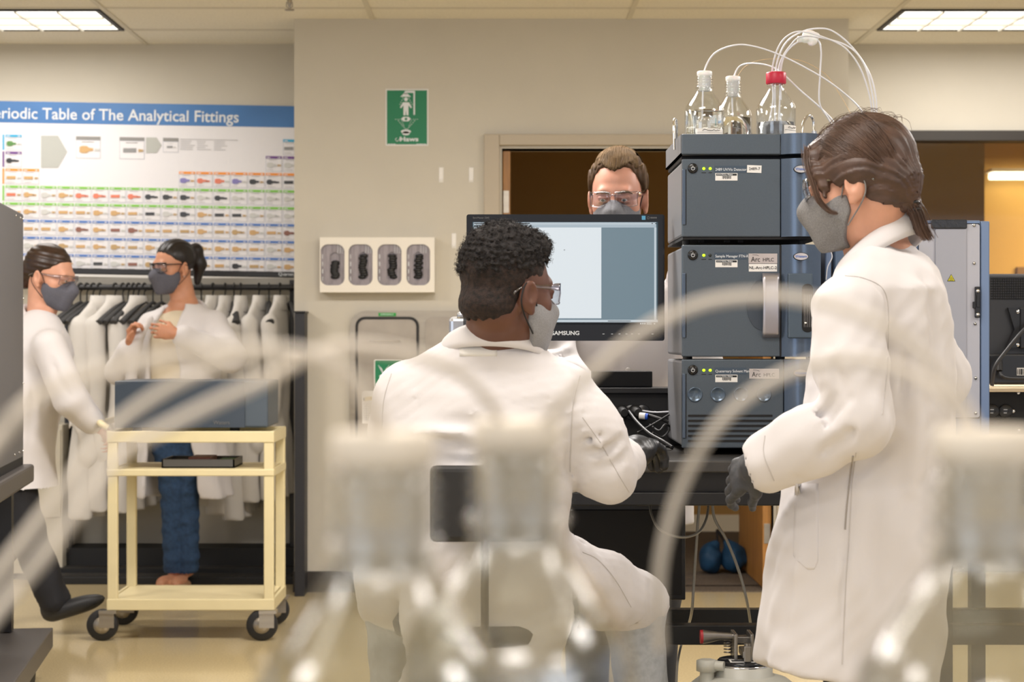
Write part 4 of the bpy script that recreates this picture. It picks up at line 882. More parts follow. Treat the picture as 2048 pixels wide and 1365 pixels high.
# ------------------------------------------------------------------ glass bottles
M_GLASS = mat('borosilicate', 'fbfdfc', .0, trans=1, ior=1.47)
M_WATER = mat('clear_solvent', 'fdfdfa', .0, trans=1, ior=1.33)
M_STOP = mat('white_stopper', 'eef0ee', .4, sss=.2)
M_FGLASS = clear('front_clear_glass', 'f6f6f3', .3, .12); M_FSTOP = mat('cream_stopper', 'ded4c4', .5)
def bottle(name, label, x, y, ztop, h=.215, level=.09, cap='white', group=None, lab=None, tagp=None, lr=1.0):
    z = ztop-h; b = thing(name, label, 'bottle', (x, y, z), group); k = h/.225; hz = lambda q: z+q*k
    out = [(.0001, .004), (.04, .003), (.0465, .0), (.0505, .006), (.0505, .128), (.048, .140), (.040, .153), (.029, .168), (.0215, .180), (.020, .186), (.0215, .189), (.0235, .191), (.0215, .1935)]
    for q in range(3): zz = .196+q*.007; out += [(.0195, zz), (.0222, zz+.0025), (.0195, zz+.005)]
    out += [(.0192, .219), (.0185, .2215), (.0165, .2215)]
    inn = [(.0165, .2215), (.0165, .186), (.026, .168), (.0375, .151), (.0455, .138), (.0478, .127), (.0478, .012), (.043, .006), (.0001, .007)]
    MB().lathe([(r, hz(q)) for r, q in out]+[(r, hz(q)) for r, q in inn], (x, y, 0), 48).build('glass_vessel', M_FGLASS if name == 'front_bottle' else clear('bottle_glass', 'feffff', .10, .02), b)
    lv = level; pr = [(.0001, .0075), (.0425, .0065), (.0474, .0125)]
    if lv < .127: pr += [(.0474, lv), (.0001, lv)]
    else: pr += [(.0474, .127), (np.interp(lv, [.127, .138, .151], [.0474, .045, .037]), lv), (.0001, lv)]
    MB().lathe([(r, hz(q)) for r, q in pr], (x, y, 0), 48).build('liquid', M_WATER, b)
    if cap == 'white':
        MB().lathe([(.0001, hz(.180)), (.0152, hz(.182)), (.0163, hz(.220)), (.0185, hz(.2222)), (.0195, hz(.224)), (.0195, hz(.2325)), (.018, hz(.234)), (.0001, hz(.234))], (x, y, 0), 36).build('stopper', M_FSTOP if name == 'front_bottle' else M_STOP, b)
    else:
        MB().lathe([(.0235, hz(.196)), (.0245, hz(.198)), (.0245, hz(.223)), (.023, hz(.2255)), (.0001, hz(.2255))], (x, y, 0), 64, flute=.05).build('screw_cap', mat('red_cap', 'c01a3a', .4), b)
        MB().lathe([(.010, hz(.2255)), (.010, hz(.2285)), (.0001, hz(.2285))], (x, y, 0), 24).build('cap_insert', M_STOP, b)
    if lab:
        a0, a1, q0, q1 = lab; R_ = .0508
        P = [[(x+R_*math.cos(a), y+R_*math.sin(a), hz(q)) for a in np.linspace(math.radians(a0), math.radians(a1), 14)] for q in (q0, q1)]
        lb = MB().grid(P, True, -.0003).build('paper_label', M_PAPER, b)
        mb = MB().mat(0)
        def LP(u, v, e=.0006): a = math.radians(a0+(a1-a0)*u); return (x+(R_+e)*math.cos(a), y+(R_+e)*math.sin(a), hz(q0+(q1-q0)*v))
        def lq(u0, u1, v0, v1): P = [[LP(u, v) for u in np.linspace(u0, u1, 5)] for v in (v0, v1)]; mb.grid(P)
        def strokes(u0, v0, n, s=.03, am=.06):
            rr = random.Random(int(u0*100+v0*1000)); mb.tube([LP(u0+i*s, v0+am*(rr.random()-.3), .001) for i in range(n)], .0005, 4)
        strokes(.22, .9, 14, .045); mb.grid([[LP(u, v) for u in np.linspace(.05, .95, 6)] for v in (.8, .81)])
        for v in (.66, .48, .3, .13): lq(.42, .62, v, v+.025); strokes(.66, v+.01, 7, .035)
        lq(.4, .95, .58, .585); lq(.4, .95, .4, .405)
        for m_, uu, vv in ((1, .12, .42), (2, .19, .52), (3, .26, .42), (4, .19, .32)):
            mb.mat(m_); mb.add([LP(uu-.06, vv), LP(uu, vv-.1), LP(uu+.06, vv), LP(uu, vv+.1)], [(0, 1, 2, 3)])
        mb.build('label_print', [M_INK, mat('hazard_blue', '3a62c0', .5), mat('hazard_red', 'd9402e', .5), mat('hazard_yellow', 'd8c93a', .5), mat('hazard_white', 'f4f4f4', .5)], lb)
    return b
bs = []
for (px, py, d, cap, lab, name, lbl, lv) in ((1409, 143, 4.74, 'white', (238, 330, .025, .078), 'solvent_bottle', 'leftmost clear solvent bottle in the tray, white stopper and handwritten label', .128),
        (1466, 150, 4.93, 'white', (200, 290, .02, .07), 'solvent_bottle', 'middle clear solvent bottle with white stopper standing behind the left one', .125),
        (1552, 142, 4.74, 'red', (285, 345, .02, .085), 'solvent_bottle', 'clear solvent bottle with ribbed red screw cap in the tray', .095)):
    x, y, z = W(px, py, d); bs.append((x, y, z)); h = z-(CZ(309)+.005); h = min(h, .24)
    bottle(name, lbl, x, y, CZ(309)+.005+h*.225/.234 if cap == 'white' else CZ(309)+.005+h*.98, h*.225/.234 if cap == 'white' else h*.98, lv, cap, 'bottles in the solvent tray', lab)
def TB(pts, r, lab, name='solvent_tube', m=None, group='milky solvent tubes'):
    return cable(name, [W(*p) for p in pts], r, m or M_WT, lab, 'tube', group)
r_ = .0022
TB([(1405, 240, 4.72), (1406, 176, 4.73), (1409, 140, 4.74), (1428, 108, 4.72), (1462, 92, 4.7), (1500, 91, 4.68), (1560, 110, 4.68), (1640, 152, 4.7), (1690, 188, 4.72), (1722, 220, 4.74), (1733, 245, 4.76)], r_, 'milky tube arching from the leftmost white stopper over to the woman’s head')
TB([(1466, 240, 4.92), (1464, 180, 4.93), (1469, 150, 4.93), (1482, 131, 4.9), (1512, 127, 4.85), (1553, 138, 4.8), (1600, 180, 4.78), (1640, 215, 4.78), (1668, 245, 4.8), (1680, 275, 4.82)], r_, 'milky tube from the middle bottle sloping down behind the red cap')
TB([(1537, 250, 4.73), (1546, 200, 4.735), (1544, 150, 4.735), (1548, 120, 4.72), (1558, 92, 4.7), (1575, 72, 4.68), (1600, 63, 4.66), (1640, 72, 4.66), (1690, 96, 4.68), (1722, 140, 4.7), (1741, 200, 4.72), (1744, 245, 4.74)], r_, 'milky tube from the red cap, innermost of the right-hand arcs')
TB([(1550, 250, 4.74), (1550, 190, 4.74), (1551, 145, 4.74), (1558, 112, 4.73), (1573, 84, 4.72), (1598, 66, 4.71), (1630, 57, 4.7), (1665, 62, 4.7), (1705, 95, 4.71), (1738, 145, 4.72), (1752, 195, 4.73), (1753, 245, 4.75)], r_, 'milky tube from the red cap forming the outermost and highest arc')
TB([(1558, 240, 4.74), (1560, 180, 4.745), (1557, 145, 4.745), (1563, 118, 4.73), (1580, 92, 4.71), (1602, 73, 4.69), (1640, 75, 4.69), (1695, 92, 4.69), (1728, 128, 4.7), (1745, 190, 4.72), (1750, 245, 4.74)], r_, 'milky tube from the red cap running between the two other right-hand arcs')
TB([(1562, 200, 4.74), (1561, 145, 4.74), (1572, 106, 4.72), (1600, 82, 4.7), (1632, 78, 4.7), (1642, 100, 4.7), (1640, 150, 4.72), (1639, 205, 4.74), (1655, 235, 4.76), (1675, 265, 4.78)], r_, 'milky tube through the clip that falls straight down in front of the wall')
TB([(1474, 200, 4.93), (1472, 172, 4.93), (1478, 148, 4.93), (1500, 127, 4.9), (1540, 118, 4.88), (1600, 121, 4.87), (1650, 148, 4.86), (1680, 190, 4.85), (1700, 225, 4.84), (1706, 240, 4.83)], .0007, 'hair-thin amber line arching from the middle bottle behind the tubes', 'thin_line', mat('amber_line', 'd9b98a', .4), 'thin capillary lines')
tc = thing('tube_clip', 'white knobbly plastic clip bundling the tubes above the bottles', 'clip', W(1620, 76, 4.7))
F = Field(W(1590, 105, 4.64), W(1648, 45, 4.76), .0025)
for (px, py, r) in ((1620, 70, .014), (1610, 78, .012), (1626, 82, .012), (1632, 72, .010), (1613, 68, .010), (1622, 87, .007)): F.ell(W(px, py, 4.7), (r, r*.9, r*.9), k=.006)
F.build('clip_body', M_STOP, tc); MB().lathe([(.0075, 0), (.0085, .014), (.005, .014), (.004, .004)], W(1606, 79, 4.70), 14, R=np.array([[0, 0, -1], [.8, -.6, 0], [-.6, -.8, 0]]) @ np.eye(3)).build('clip_socket', M_STOP, tc)
# foreground bottles on their own table
ft = thing('front_table', 'grey table top carrying the blurred foreground bottles', 'table', (0, .8, 0))
zt0 = 1.176-.225-.001
MB().box(-.5, .7, .5, 1.05, zt0-.03, zt0, .004).build('table_top', mat('grey_laminate', 'a8a49c', .4), ft)
for x in (-.46, .66):
    for y in (.54, 1.01): MB().box(x-.02, x+.02, y-.02, y+.02, 0, zt0-.03).build('leg', M_BF, ft)
FB = []
for (px, py, d, lab) in ((766, 902, .70, 'blurred foreground bottle with white stopper, left one of the close pair'), (1034, 884, .80, 'blurred foreground bottle with white stopper, right one of the close pair'), (1968, 910, .72, 'blurred foreground bottle with white stopper at the right edge')):
    x, y, z = W(px, py, d); h = 1.176+.009-zt0; bottle('front_bottle', lab, x, y, zt0+.0005+.225, .225, .115, 'white', 'blurred front bottles'); FB.append((x, y))
def FT(pts, lab, r=.0024): return TB(pts, r, lab, 'front_tube', mat('soft_white_tube', 'dcd2c4', .45, alpha=.9), 'blurred front tubes')
FT([(760, 960, .70), (748, 850, .70), (705, 765, .70), (600, 706, .71), (480, 716, .72), (362, 762, .72), (250, 834, .72), (189, 899, .71), (94, 1020, .70), (20, 1115, .69), (-60, 1215, .68)], 'blurred tube arching left from the left front bottle, upper of the two long diagonals')
FT([(1028, 960, .80), (1000, 840, .79), (930, 755, .77), (830, 712, .75), (710, 693, .73), (620, 712, .71), (520, 764, .69), (394, 822, .68), (258, 895, .67), (211, 944, .66), (90, 1106, .65), (38, 1168, .65), (-60, 1290, .64)], 'blurred tube sweeping left from the right front bottle across the cart')
FT([(772, 960, .70), (765, 860, .69), (720, 770, .68), (640, 716, .67), (520, 700, .66), (380, 706, .65), (220, 738, .64), (100, 780, .63), (40, 824, .62), (0, 870, .62), (-70, 950, .61)], 'blurred tube from the left front bottle crossing the dark cabinet at the left edge')
FT([(1044, 960, .80), (1075, 870, .79), (1130, 800, .78), (1200, 730, .77), (1290, 660, .76), (1400, 608, .75), (1520, 592, .74), (1640, 605, .73), (1780, 660, .72), (1890, 760, .72), (1950, 860, .72), (1966, 960, .72)], 'blurred tube bridging in an arc between the right pair bottle and right edge bottle')
FT([(1320, 1300, .82), (1316, 1200, .81), (1325, 1100, .80), (1360, 980, .79), (1420, 870, .77), (1500, 790, .76), (1600, 738, .75), (1720, 720, .74), (1840, 760, .73), (1930, 850, .72), (1960, 960, .72)], 'blurred tube rising from the bottom centre and curving over to the right edge bottle')
# ------------------------------------------------------------------ left instrument on its cart
aa = -math.atan((1000-514)/FPX); R7 = rotz(-aa*-1)
ti = np.array(W(47, 672, 6.55)); RI = rotz(math.atan((1000-514)/FPX))
# local frame: x right (thickness goes to -x), y away; the visible side face is x=0
def LI(x, y, z): v = RI @ np.array((x, y, 0)); return (ti[0]+v[0], ti[1]+v[1], z)
def ibox(mb, x0, x1, y0, y1, z0, z1, bev=0): return mb.box(x0+ti[0], x1+ti[0], y0+ti[1], y1+ti[1], z0, z1, bev, R=RI, c=(ti[0], ti[1], 0))
zb0, zb1 = WZ(918, 6.55), WZ(428, 6.55)
li = thing('analyser_cabinet', 'tall dark grey riveted instrument cabinet at the left picture edge', 'instrument', LI(-.35, -.4, zb0))
ibox(MB(), -.75, 0, -.9, 0, zb0, zb1, .008).build('cabinet_shell', mat('charcoal_panel', '5b5a5c', .5, .1, bump=.1), li)
mb = MB()
for y, z in ((-.03, zb1-.02), (-.10, zb1-.02), (-.22, zb1-.02), (-.02, zb1-.3), (-.02, zb1-.6), (-.03, zb0+.03), (-.13, zb0+.03), (-.25, zb0+.03)): mb.ell(LI(.001, y, z), (.004, .004, .004), n=8)
mb.build('rivets', M_CHROME, li)
ic = thing('instrument_cart', 'dark steel instrument cart under the grey cabinet at the left edge', 'cart', LI(-.35, -.4, 0)); M_DC = mat('cart_dark_steel', '4b4745', .45, .2)
zs1, zs0 = WZ(931, 6.5), WZ(968, 6.5)
ibox(MB(), -.8, .035, -.95, .02, zs0, zs1, .01).build('cart_top', M_DC, ic)
ibox(MB(), -.02, .0, -.9, -.01, zs1, zb0+.01).build('support_lip', M_BLACKM, ic)
for x, y in ((-.06, -.06), (-.74, -.06), (-.06, -.86), (-.74, -.86)): ibox(MB(), x-.03, x+.03, y-.03, y+.03, .19, zs0).build('post', M_BLACK, ic)
zbt = WZ(1268, 6.45)
ibox(MB(), -.85, .1, -1.15, .02, zbt-.07, zbt, .004).build('base_plate', M_DC, ic)
for x, y in ((.03, -.12), (-.75, -.12), (.0, -1.0), (-.75, -1.0)):
    c = LI(x, y, .05); mb = MB(); mb.cyl((c[0]-.015, c[1], .05), (c[0]+.015, c[1], .05), .05, 24); w_ = mb.build('caster_wheel', M_RUB, ic)
    MB().box(c[0]-.022, c[0]+.022, c[1]-.02, c[1]+.02, .09, zbt-.065).build('caster_fork', M_STEEL, ic)
# pump gear behind the cart
pg = thing('rotary_pump', 'small dark pump with round fittings on the cart base at left', 'pump', LI(-.3, -.3, zbt))
ibox(MB(), -.5, -.13, -.7, -.2, zbt+.002, zbt+.26, .02).build('pump_body', M_DC, pg)
for k in range(3):
    c = LI(-.1, -.32-.12*k, zbt+.2-.04*k); MB().cyl(c, (c[0]+.05, c[1], c[2]), .03, 20).build('pump_fitting', M_STEEL, pg)
# ------------------------------------------------------------------ cream utility cart
M_CR = mat('cream_cart', 'd9cca2', .4, noise=.03, nscale=10)
d1, d2 = 7.42, 7.84; xl, xr = WX(213, d1), WX(548, d1)
uc = thing('utility_cart', 'cream three-shelf utility cart with black casters being pushed', 'cart', ((xl+xr)/2, (d1+d2)/2, 0))
def shelf(z0, z1, nm='shelf', lip=.0):
    mb = MB().box(xl+.02, xr-.02, d1+.01, d2-.01, z1-.012-lip, z1-lip); mb.box(xl, xr, d1, d1+.012, z0, z1, .004).box(xl, xr, d2-.012, d2, z0, z1, .004).box(xl, xl+.012, d1+.012, d2-.012, z0, z1).box(xr-.012, xr, d1+.012, d2-.012, z0, z1)
    return mb.build(nm, M_CR, uc)
zt1 = WZ(863, d1); shelf(WZ(886, d1), zt1, lip=.02); shelf(WZ(953, d1), WZ(939, d1)); shelf(WZ(1222, d1), WZ(1199, d1), lip=0)
for x in (xl+.022, xr-.022):
    for y in (d1+.02, d2-.02): MB().box(x-.02, x+.02, y-.016, y+.016, WZ(1222, d1), WZ(886, d1)+.02, .005).build('post', M_CR, uc)
z = WZ(858, d1)
MB().tube(spline([(xl, d1+.03, z), (xl-.03, d1+.03, z+.02), (xl-.04, d1+.1, z+.02), (xl-.04, d2-.1, z+.02), (xl-.03, d2-.03, z+.02), (xl, d2-.03, z)]), .013, 10).build('push_handle', M_CR, uc)
for x in (xl+.0, xr-.03):
    for y in (d1-.01, d2-.02):
        wz = .063; cx_ = x-.02
        w_ = MB().lathe([(.02, -.016), (.058, -.016), (.063, -.010), (.063, .010), (.058, .016), (.02, .016)], (cx_, y+.03, wz), 28, R=RX).build('caster_wheel', M_RUB, uc)
        MB().lathe([(.001, -.018), (.034, -.018), (.034, .018), (.001, .018)], (cx_, y+.03, wz), 20, R=RX).build('wheel_hub', M_STEEL, w_)
        MB().box(cx_-.01, cx_+.05, y+.008, y+.012, wz-.01, WZ(1228, d1)).box(cx_-.01, cx_+.05, y+.048, y+.052, wz-.01, WZ(1228, d1)).box(cx_-.01, cx_+.06, y, y+.06, WZ(1228, d1), WZ(1222, d1)).build('caster_fork', M_STEEL, uc)
bx = thing('instrument_box', 'dark slate instrument module riding on the cart’s top shelf', 'instrument', ((xl+xr)/2, 7.6, zt1))
z1, z0 = WZ(762, 7.45), WZ(856, 7.45)
MB().box(WX(229, 7.45), WX(536, 7.45), 7.45, 7.8, z0, z1, .008).build('casing', M_SLATE, bx)
MB().box(WX(229, 7.45)+.002, WX(490, 7.45), 7.443, 7.45, z0, z1-.002, .002).build('front_panel', mat('slate_dark', '39434f', .4), bx)
MB().text('Waters', W(443, 846, 7.44), .022).build('front_lettering', mat('grey_print', '6b6b6b', .5), bx)
for px in (275, 470): MB().cyl((WX(px, 7.5), 7.5, zt1-.021), (WX(px, 7.5), 7.5, z0), .02, 14).build('foot', M_RUB, bx)
tr = thing('tool_tray', 'shallow dark tray of parts on the cart’s middle shelf', 'tray', W(390, 938, 7.6)); zz = WZ(939, d1)
x0, x1 = WX(325, 7.5), WX(470, 7.5)
MB().box(x0, x1, 7.48, 7.72, zz, zz+.006).box(x0, x1, 7.48, 7.486, zz, zz+.035).box(x0, x1, 7.714, 7.72, zz, zz+.035).box(x0, x0+.006, 7.48, 7.72, zz, zz+.035).box(x1-.006, x1, 7.48, 7.72, zz, zz+.035).build('tray_body', mat('smoke_tray', '4d4b48', .4), tr)
gt = thing('green_folder', 'green folder lying at the right end of the tool tray', 'folder', W(450, 930, 7.6))
MB().box(x1-.08, x1-.012, 7.5, 7.7, zz+.008, zz+.028, .003).build('folder_cover', mat('folder_green', '3f8a55', .5), gt)
pt = thing('parts_box', 'reddish box of small parts in the tool tray', 'box', W(400, 930, 7.6))
MB().box(x1-.19, x1-.1, 7.5, 7.68, zz+.008, zz+.042, .003).build('box_body', mat('dull_red_box', '7a4a44', .5), pt)
# ------------------------------------------------------------------ coat rack
rk = thing('coat_rack', 'black floor-standing coat rail with ribbed step base below the poster', 'coat rack', (-1.7, 9.4, 0))
dR = 9.42; zr = WZ(575, dR)
MB().cyl((WX(60, dR), dR, zr), (WX(588, dR), dR, zr), .015, 16).build('rail', M_BLACK, rk)
for px, y0 in ((134, 560), (585, 560)): MB().box(WX(px-7, dR), WX(px+7, dR), dR+.02, dR+.06, .03, WZ(y0, dR), .003).build('upright', M_BLACK, rk)
MB().box(WX(60, dR), WX(590, dR), dR+.06, dR+.08, zr+.01, zr+.05, .002).build('top_rail', mat('grey_shelf', '8f8b82', .4), rk)
mb = MB(); X0, X1 = WX(85, 9.2), XP0-.01
mb.box(X0, X1, 9.38, 9.6, 0, WZ(1097, 9.38)).box(X0, X1, 9.26, 9.38, 0, WZ(1139, 9.26)).box(X0, X1, 9.12, 9.26, 0, WZ(1155, 9.12), .004)
mb.build('step_base', mat('black_step', '0f0f10', .6), rk)
mb = MB(); n = 95
for i in range(n):
    x = X0+.02+(X1-X0-.04)*i/(n-1); z = WZ(1139, 9.26); mb.obox((x, 9.32, z+.002), (.008, .11, .005), rotz(-.4)); z = WZ(1155, 9.12); mb.obox((x, 9.19, z+.002), (.008, .12, .005), rotz(-.4))
mb.build('rib_tread', mat('grey_rib', '3a3835', .5), rk)
# corner post
cp = thing('black_post', 'tall black post standing against the beige wall corner', 'post', W(598, 1185, 8.75))
MB().box(WX(589, 8.7), WX(609, 8.7), 8.7, 8.84, 0, WZ(626, 8.7), .003).build('post_body', mat('black_laminate', '23242a', .5), cp)
MB().box(WX(588, 8.7), WX(611, 8.7), 8.69, 8.845, WZ(626, 8.7), WZ(626, 8.7)+.008).build('post_cap', M_BLACK, cp)
M_BP = mat('pale_cabinet', 'bdb6a5', .6)
pn = thing('low_cabinet', 'pale low cabinet beside the wall behind the walking person', 'cabinet', W(90, 1100, 9.3))
MB().box(WX(-60, 9.3), WX(125, 9.3), 9.3, 9.58, .03, WZ(850, 9.3), .004).build('cabinet_body', M_BP, pn)
MB().box(WX(22, 9.29), WX(121, 9.29), 9.29, 9.3, WZ(1035, 9.3), WZ(860, 9.3), .002).build('door', M_BP, pn)
MB().box(WX(-58, 9.31), WX(123, 9.31), 9.31, 9.5, 0, .03).build('plinth', M_BLACKM, pn)
# hangers and coats
RH = random.Random(11)
def hanger(px, ang, lab, hw=.21):
    x = WX(px, dR); h = thing('coat_hanger', lab, 'hanger', (x, dR, zr), 'black hangers on the rail')
    hook = [(0, -.02, .0), (0, -.016, .012), (0, 0, .019), (0, .014, .012), (0, .018, 0), (0, .010, -.016), (0, 0, -.03), (0, 0, -.075)]
    R_ = rotz(ang); base = np.array((x, dR, zr+.002))
    MB().tube([base+R_ @ np.array(p) for p in spline(hook, 4)], .004, 6).build('hook', mat('hook_black', '1a1a1a', .4), h)
    pts = []
    P = []
    for s in np.linspace(-1, 1, 15): pts.append(base+R_ @ np.array((0, s*hw, -.078-.105*abs(s)**1.15)))
    MB().tube(pts, [.012+(.010 if hw > .2 else .002)*abs(s) for s in np.linspace(-1, 1, 15)], 10, flat=.6).build('shoulder_bar', mat('charcoal_hanger', '343435', .55), h)
    return h
M_COAT = mat('white_cotton', 'd4d0ca', .85, bump=.12, bscale=700, sheen=.15)
def coat_proto():
    F = Field((-.16, -.27, -1.16), (.16, .27, 0.0), .011)
    F.loft([(-1.12, 0, 0, .075, .24, 0), (-.8, 0, 0, .065, .225, 0), (-.45, 0, 0, .05, .20, 0), (-.21, 0, 0, .042, .215, 0), (-.15, 0, 0, .038, .20, 0), (-.11, 0, 0, .034, .145, 0), (-.07, 0, 0, .031, .09, 0), (-.035, 0, 0, .028, .058, 0)], p=2.0)
    for s in (-1, 1): F.chain([(0, s*.17, -.18), (.03, s*.205, -.4), (.045, s*.2, -.62), (.05, s*.19, -.8)], [.055, .05, .045, .045], k=.01)
    F.warp(lambda X, Y, Z: .012*np.sin(Y*58+3*np.sin(Z*5))*np.clip((-Z-.15)*2, 0, 1)+wrinkle(X, Y, Z, 4, 24, .006, (1, 1, .35)))
    F.plane((0, 0, -1.1), (0, .1, -1), .004); return F.mesh()
CV, CF = coat_proto()
coat0 = None
ord_ = ['first', 'second', 'third', 'fourth', 'fifth', 'sixth', 'seventh', 'eighth', 'ninth', 'tenth', 'eleventh', 'twelfth', 'thirteenth']
coats = [199.5, 230.6, 277, 426, 450.5, 481.4, 518, 560]
plain = [161, 174, 186.5, 245.7, 256.8, 266.9, 289, 306, 323, 402.6, 468, 538, 581]
for i, px in enumerate(coats):
    a = 1.1+RH.uniform(-.25, .25) if i < 3 else .55+RH.uniform(-.2, .2)
    a = (-.45 if i < 3 else -.2)+RH.uniform(-.1, .1)
    hanger(px, a, 'black hanger holding the %s white coat from the left on the rail' % ord_[i], .12)
    if coat0 is None:
        coat0 = thing('hanging_lab_coat', None, 'lab coat', (0, 0, 0), 'white lab coats on the rail')
        link_mesh('coat_cloth', CV, CF, M_COAT, coat0, smooth=True)
        P = [[(.030*math.cos(t)*(1+.35*v), .06*math.sin(t)*(1+.35*v), -.018-.08*v) for t in np.linspace(-2.6, 2.6, 22)] for v in (0, .5, 1)]
        MB().grid(P, True, -.004).build('collar', M_COAT, coat0)
        c = coat0
    else: c = copy_tree(coat0)
    c.location = (WX(px, dR), dR, zr-.025); c.rotation_euler = (0, 0, a); s = RH.uniform(.93, 1.03); c.scale = (s*(.85 if i > 2 else 1), .95, s)
    c['label'] = 'white lab coat hanging on the rail, %s from the left%s' % (ord_[i], ', nearest the wall corner' if i == 7 else '')
for i, px in enumerate(plain):
    hanger(px, (-.38 if px < 330 else .2)+RH.uniform(-.12, .12), 'empty black hanger on the rail, %s from the left' % ord_[i])
# ------------------------------------------------------------------ people
def A(*v): return np.array(v, float)
M_COATP = mat('lab_coat_cotton', 'd6d2d2', .85, bump=.15, bscale=900, sheen=.12)
M_MASK = mat('grey_mask_cloth', '6f7075', .9, noise=.18, nscale=420, bump=.3, bscale=700)
M_NIT = mat('black_nitrile', '1a1a1c', .42, bump=.25, bscale=160)
M_NIT2 = mat('charcoal_nitrile', '37383b', .5, bump=.25, bscale=160)
M_LENS = clear('safety_lens', 'f3f3f5', .10, .02)
M_CLEARF = clear('clear_frame_plastic', 'd9d4da', .35, .08)
M_EYEW = mat('eye_white', 'd8d2cc', .2); M_IRIS = mat('iris_dark', '3a3532', .2); M_JEAN = mat('blue_denim', '27405f', .85, noise=.25, nscale=60, bump=.3, bscale=500)
def skin(n, c): return mat(n, c, .48, noise=.06, nscale=25, bump=.06, bscale=250, sss=.12)
class Head:
    def __init__(s, org, fwd, up=(0, 0, 1), k=1.0): s.o = A(*org); s.R = frame(fwd, up); s.k = k
    def p(s, x, y, z): return s.o+s.R @ (A(x, y, z)*s.k)
    def local(s, X, Y, Z):
        x, y, z = (X-s.o[0])/s.k, (Y-s.o[1])/s.k, (Z-s.o[2])/s.k
        return [x*s.R[0, i]+y*s.R[1, i]+z*s.R[2, i] for i in range(3)]
    def box(s, m=.16): return s.o-m, s.o+m
def add_head(F, h, neck, nr=.058, jaw=1.0, wide=1.0):
    k = h.k; E = lambda c, r, kk=.02, op='add', R=None: F.ell(h.p(*c), A(*r)*k, h.R if R is None else h.R @ R, kk*k, op)
    E((0, -.018, .042), (.074*wide, .095, .086)); E((0, .030, -.005), (.062*wide, .064, .088), .03); E((0, .026, -.062), (.053*jaw, .056, .050), .03)
    E((0, .068, -.100), (.019, .017, .016), .03)
    for q in (-1, 1): E((q*.042, .054, -.026), (.02, .02, .018), .03)
    F.cap(h.p(-.034, .082, .022), h.p(.034, .082, .022), .010*k, .010*k, .018*k)
    for q in (-1, 1): E((q*.031, .099, .001), (.018, .014, .012), .014, 'carve')
    F.cap(h.p(0, .088, .014), h.p(0, .112, -.028), .008*k, .012*k, .012*k)
    for q in (-1, 1): E((q*.011, .102, -.034), (.008, .009, .007), .008)
    E((0, .089, -.058), (.024, .010, .006), .008); E((0, .088, -.068), (.021, .010, .006), .008)
    for q in (-1, 1):
        E((q*.031, .0835, .001), (.0155, .0135, .0095), .004); E((q*.031, .0870, .0062), (.0165, .0120, .0052), .003); E((q*.031, .0855, -.0075), (.0155, .0115, .0035), .003)
        tilt = frame((q*.35, 1, 0), (0, -.25, 1))
        E((q*.078*wide, -.014, -.012), (.008, .021, .033), .005, 'add', tilt); E((q*.070*wide, -.006, -.012), (.012, .012, .02), .008)
        E((q*.088*wide, -.010, -.006), (.007, .012, .019), .005, 'carve', tilt); E((q*.077*wide, -.004, -.042), (.006, .009, .010), .006)
    F.cap(h.p(0, -.035, -.05), neck, nr*k*.97, nr*k*1.05, .03*k); F.cap(h.p(0, .01, -.085), A(*neck)+h.R @ A(0, .03, .02), .03*k, .04*k, .03*k)
def eyes(h, P, iris=M_IRIS):
    for q in (-1, 1):
        mb = MB().mat(0).ell(h.p(q*.031, .0858, .000), A(.0122, .0122, .0122)*h.k, n=16); mb.mat(1).ell(h.p(q*.031, .0952, -.0010), A(.0052, .0035, .0052)*h.k, h.R, n=14)
        mb.build('eye', [M_EYEW, iris], P)
def brows(h, P, m):
    for q in (-1, 1): MB().tube([h.p(q*.012, .0955, .018), h.p(q*.026, .0975, .023), h.p(q*.042, .089, .022), h.p(q*.053, .076, .015)], [.003, .0042, .0034, .0015], 8).build('eyebrow', m, P)
def mask(h, P, m=M_MASK, text=None, loopm=None, low=0):
    lo, hi = h.box(.17); F = Field(lo, hi, .0032)
    k = h.k; E = lambda c, r, kk=.02, op='add': F.ell(h.p(*c), A(*r)*k, h.R, kk*k, op)
    E((0, .036, -.045), (.069, .070, .062)); E((0, .034, -.085), (.056, .060, .045), .03); F.cap(h.p(0, .096, -.004), h.p(0, .116, -.036), .010*k, .016*k, .03*k); F.cap(h.p(0, .114, -.04), h.p(0, .088, -.108), .018*k, .022*k, .04*k)
    def fn(X, Y, Z):
        x, y, z = h.local(X, Y, Z); ax = np.abs(x)
        top = z-(-.006-ax*.28+.010*np.exp(-(ax/.018)**2)); back = (.006+np.clip(z+.06, -.05, .0)*-.55)-y+low; bot = -.128-z
        return np.maximum(np.maximum(top, back), bot)*k
    sl, X, Y, Z = F.region([-99]*3, [99]*3); d = fn(X, Y, Z).astype(np.float32); F.f = np.maximum(F.f, d)
    F.warp(lambda X, Y, Z: .0022*np.exp(-(h.local(X, Y, Z)[0]/.0022)**2)+wrinkle(X, Y, Z, 3, 70, .0008)); o = F.build('face_mask', m, P)
    lm = loopm or M_BLACKM
    for q in (-1, 1): MB().tube(spline([h.p(q*.066, .022, -.030), h.p(q*.076, .0, .012), h.p(q*.080, -.026, .012), h.p(q*.080, -.036, -.02), h.p(q*.074, -.022, -.048), h.p(q*.060, .020, -.088)], 5), .0016*k, 6).build('ear_loop', lm, o)
    return o
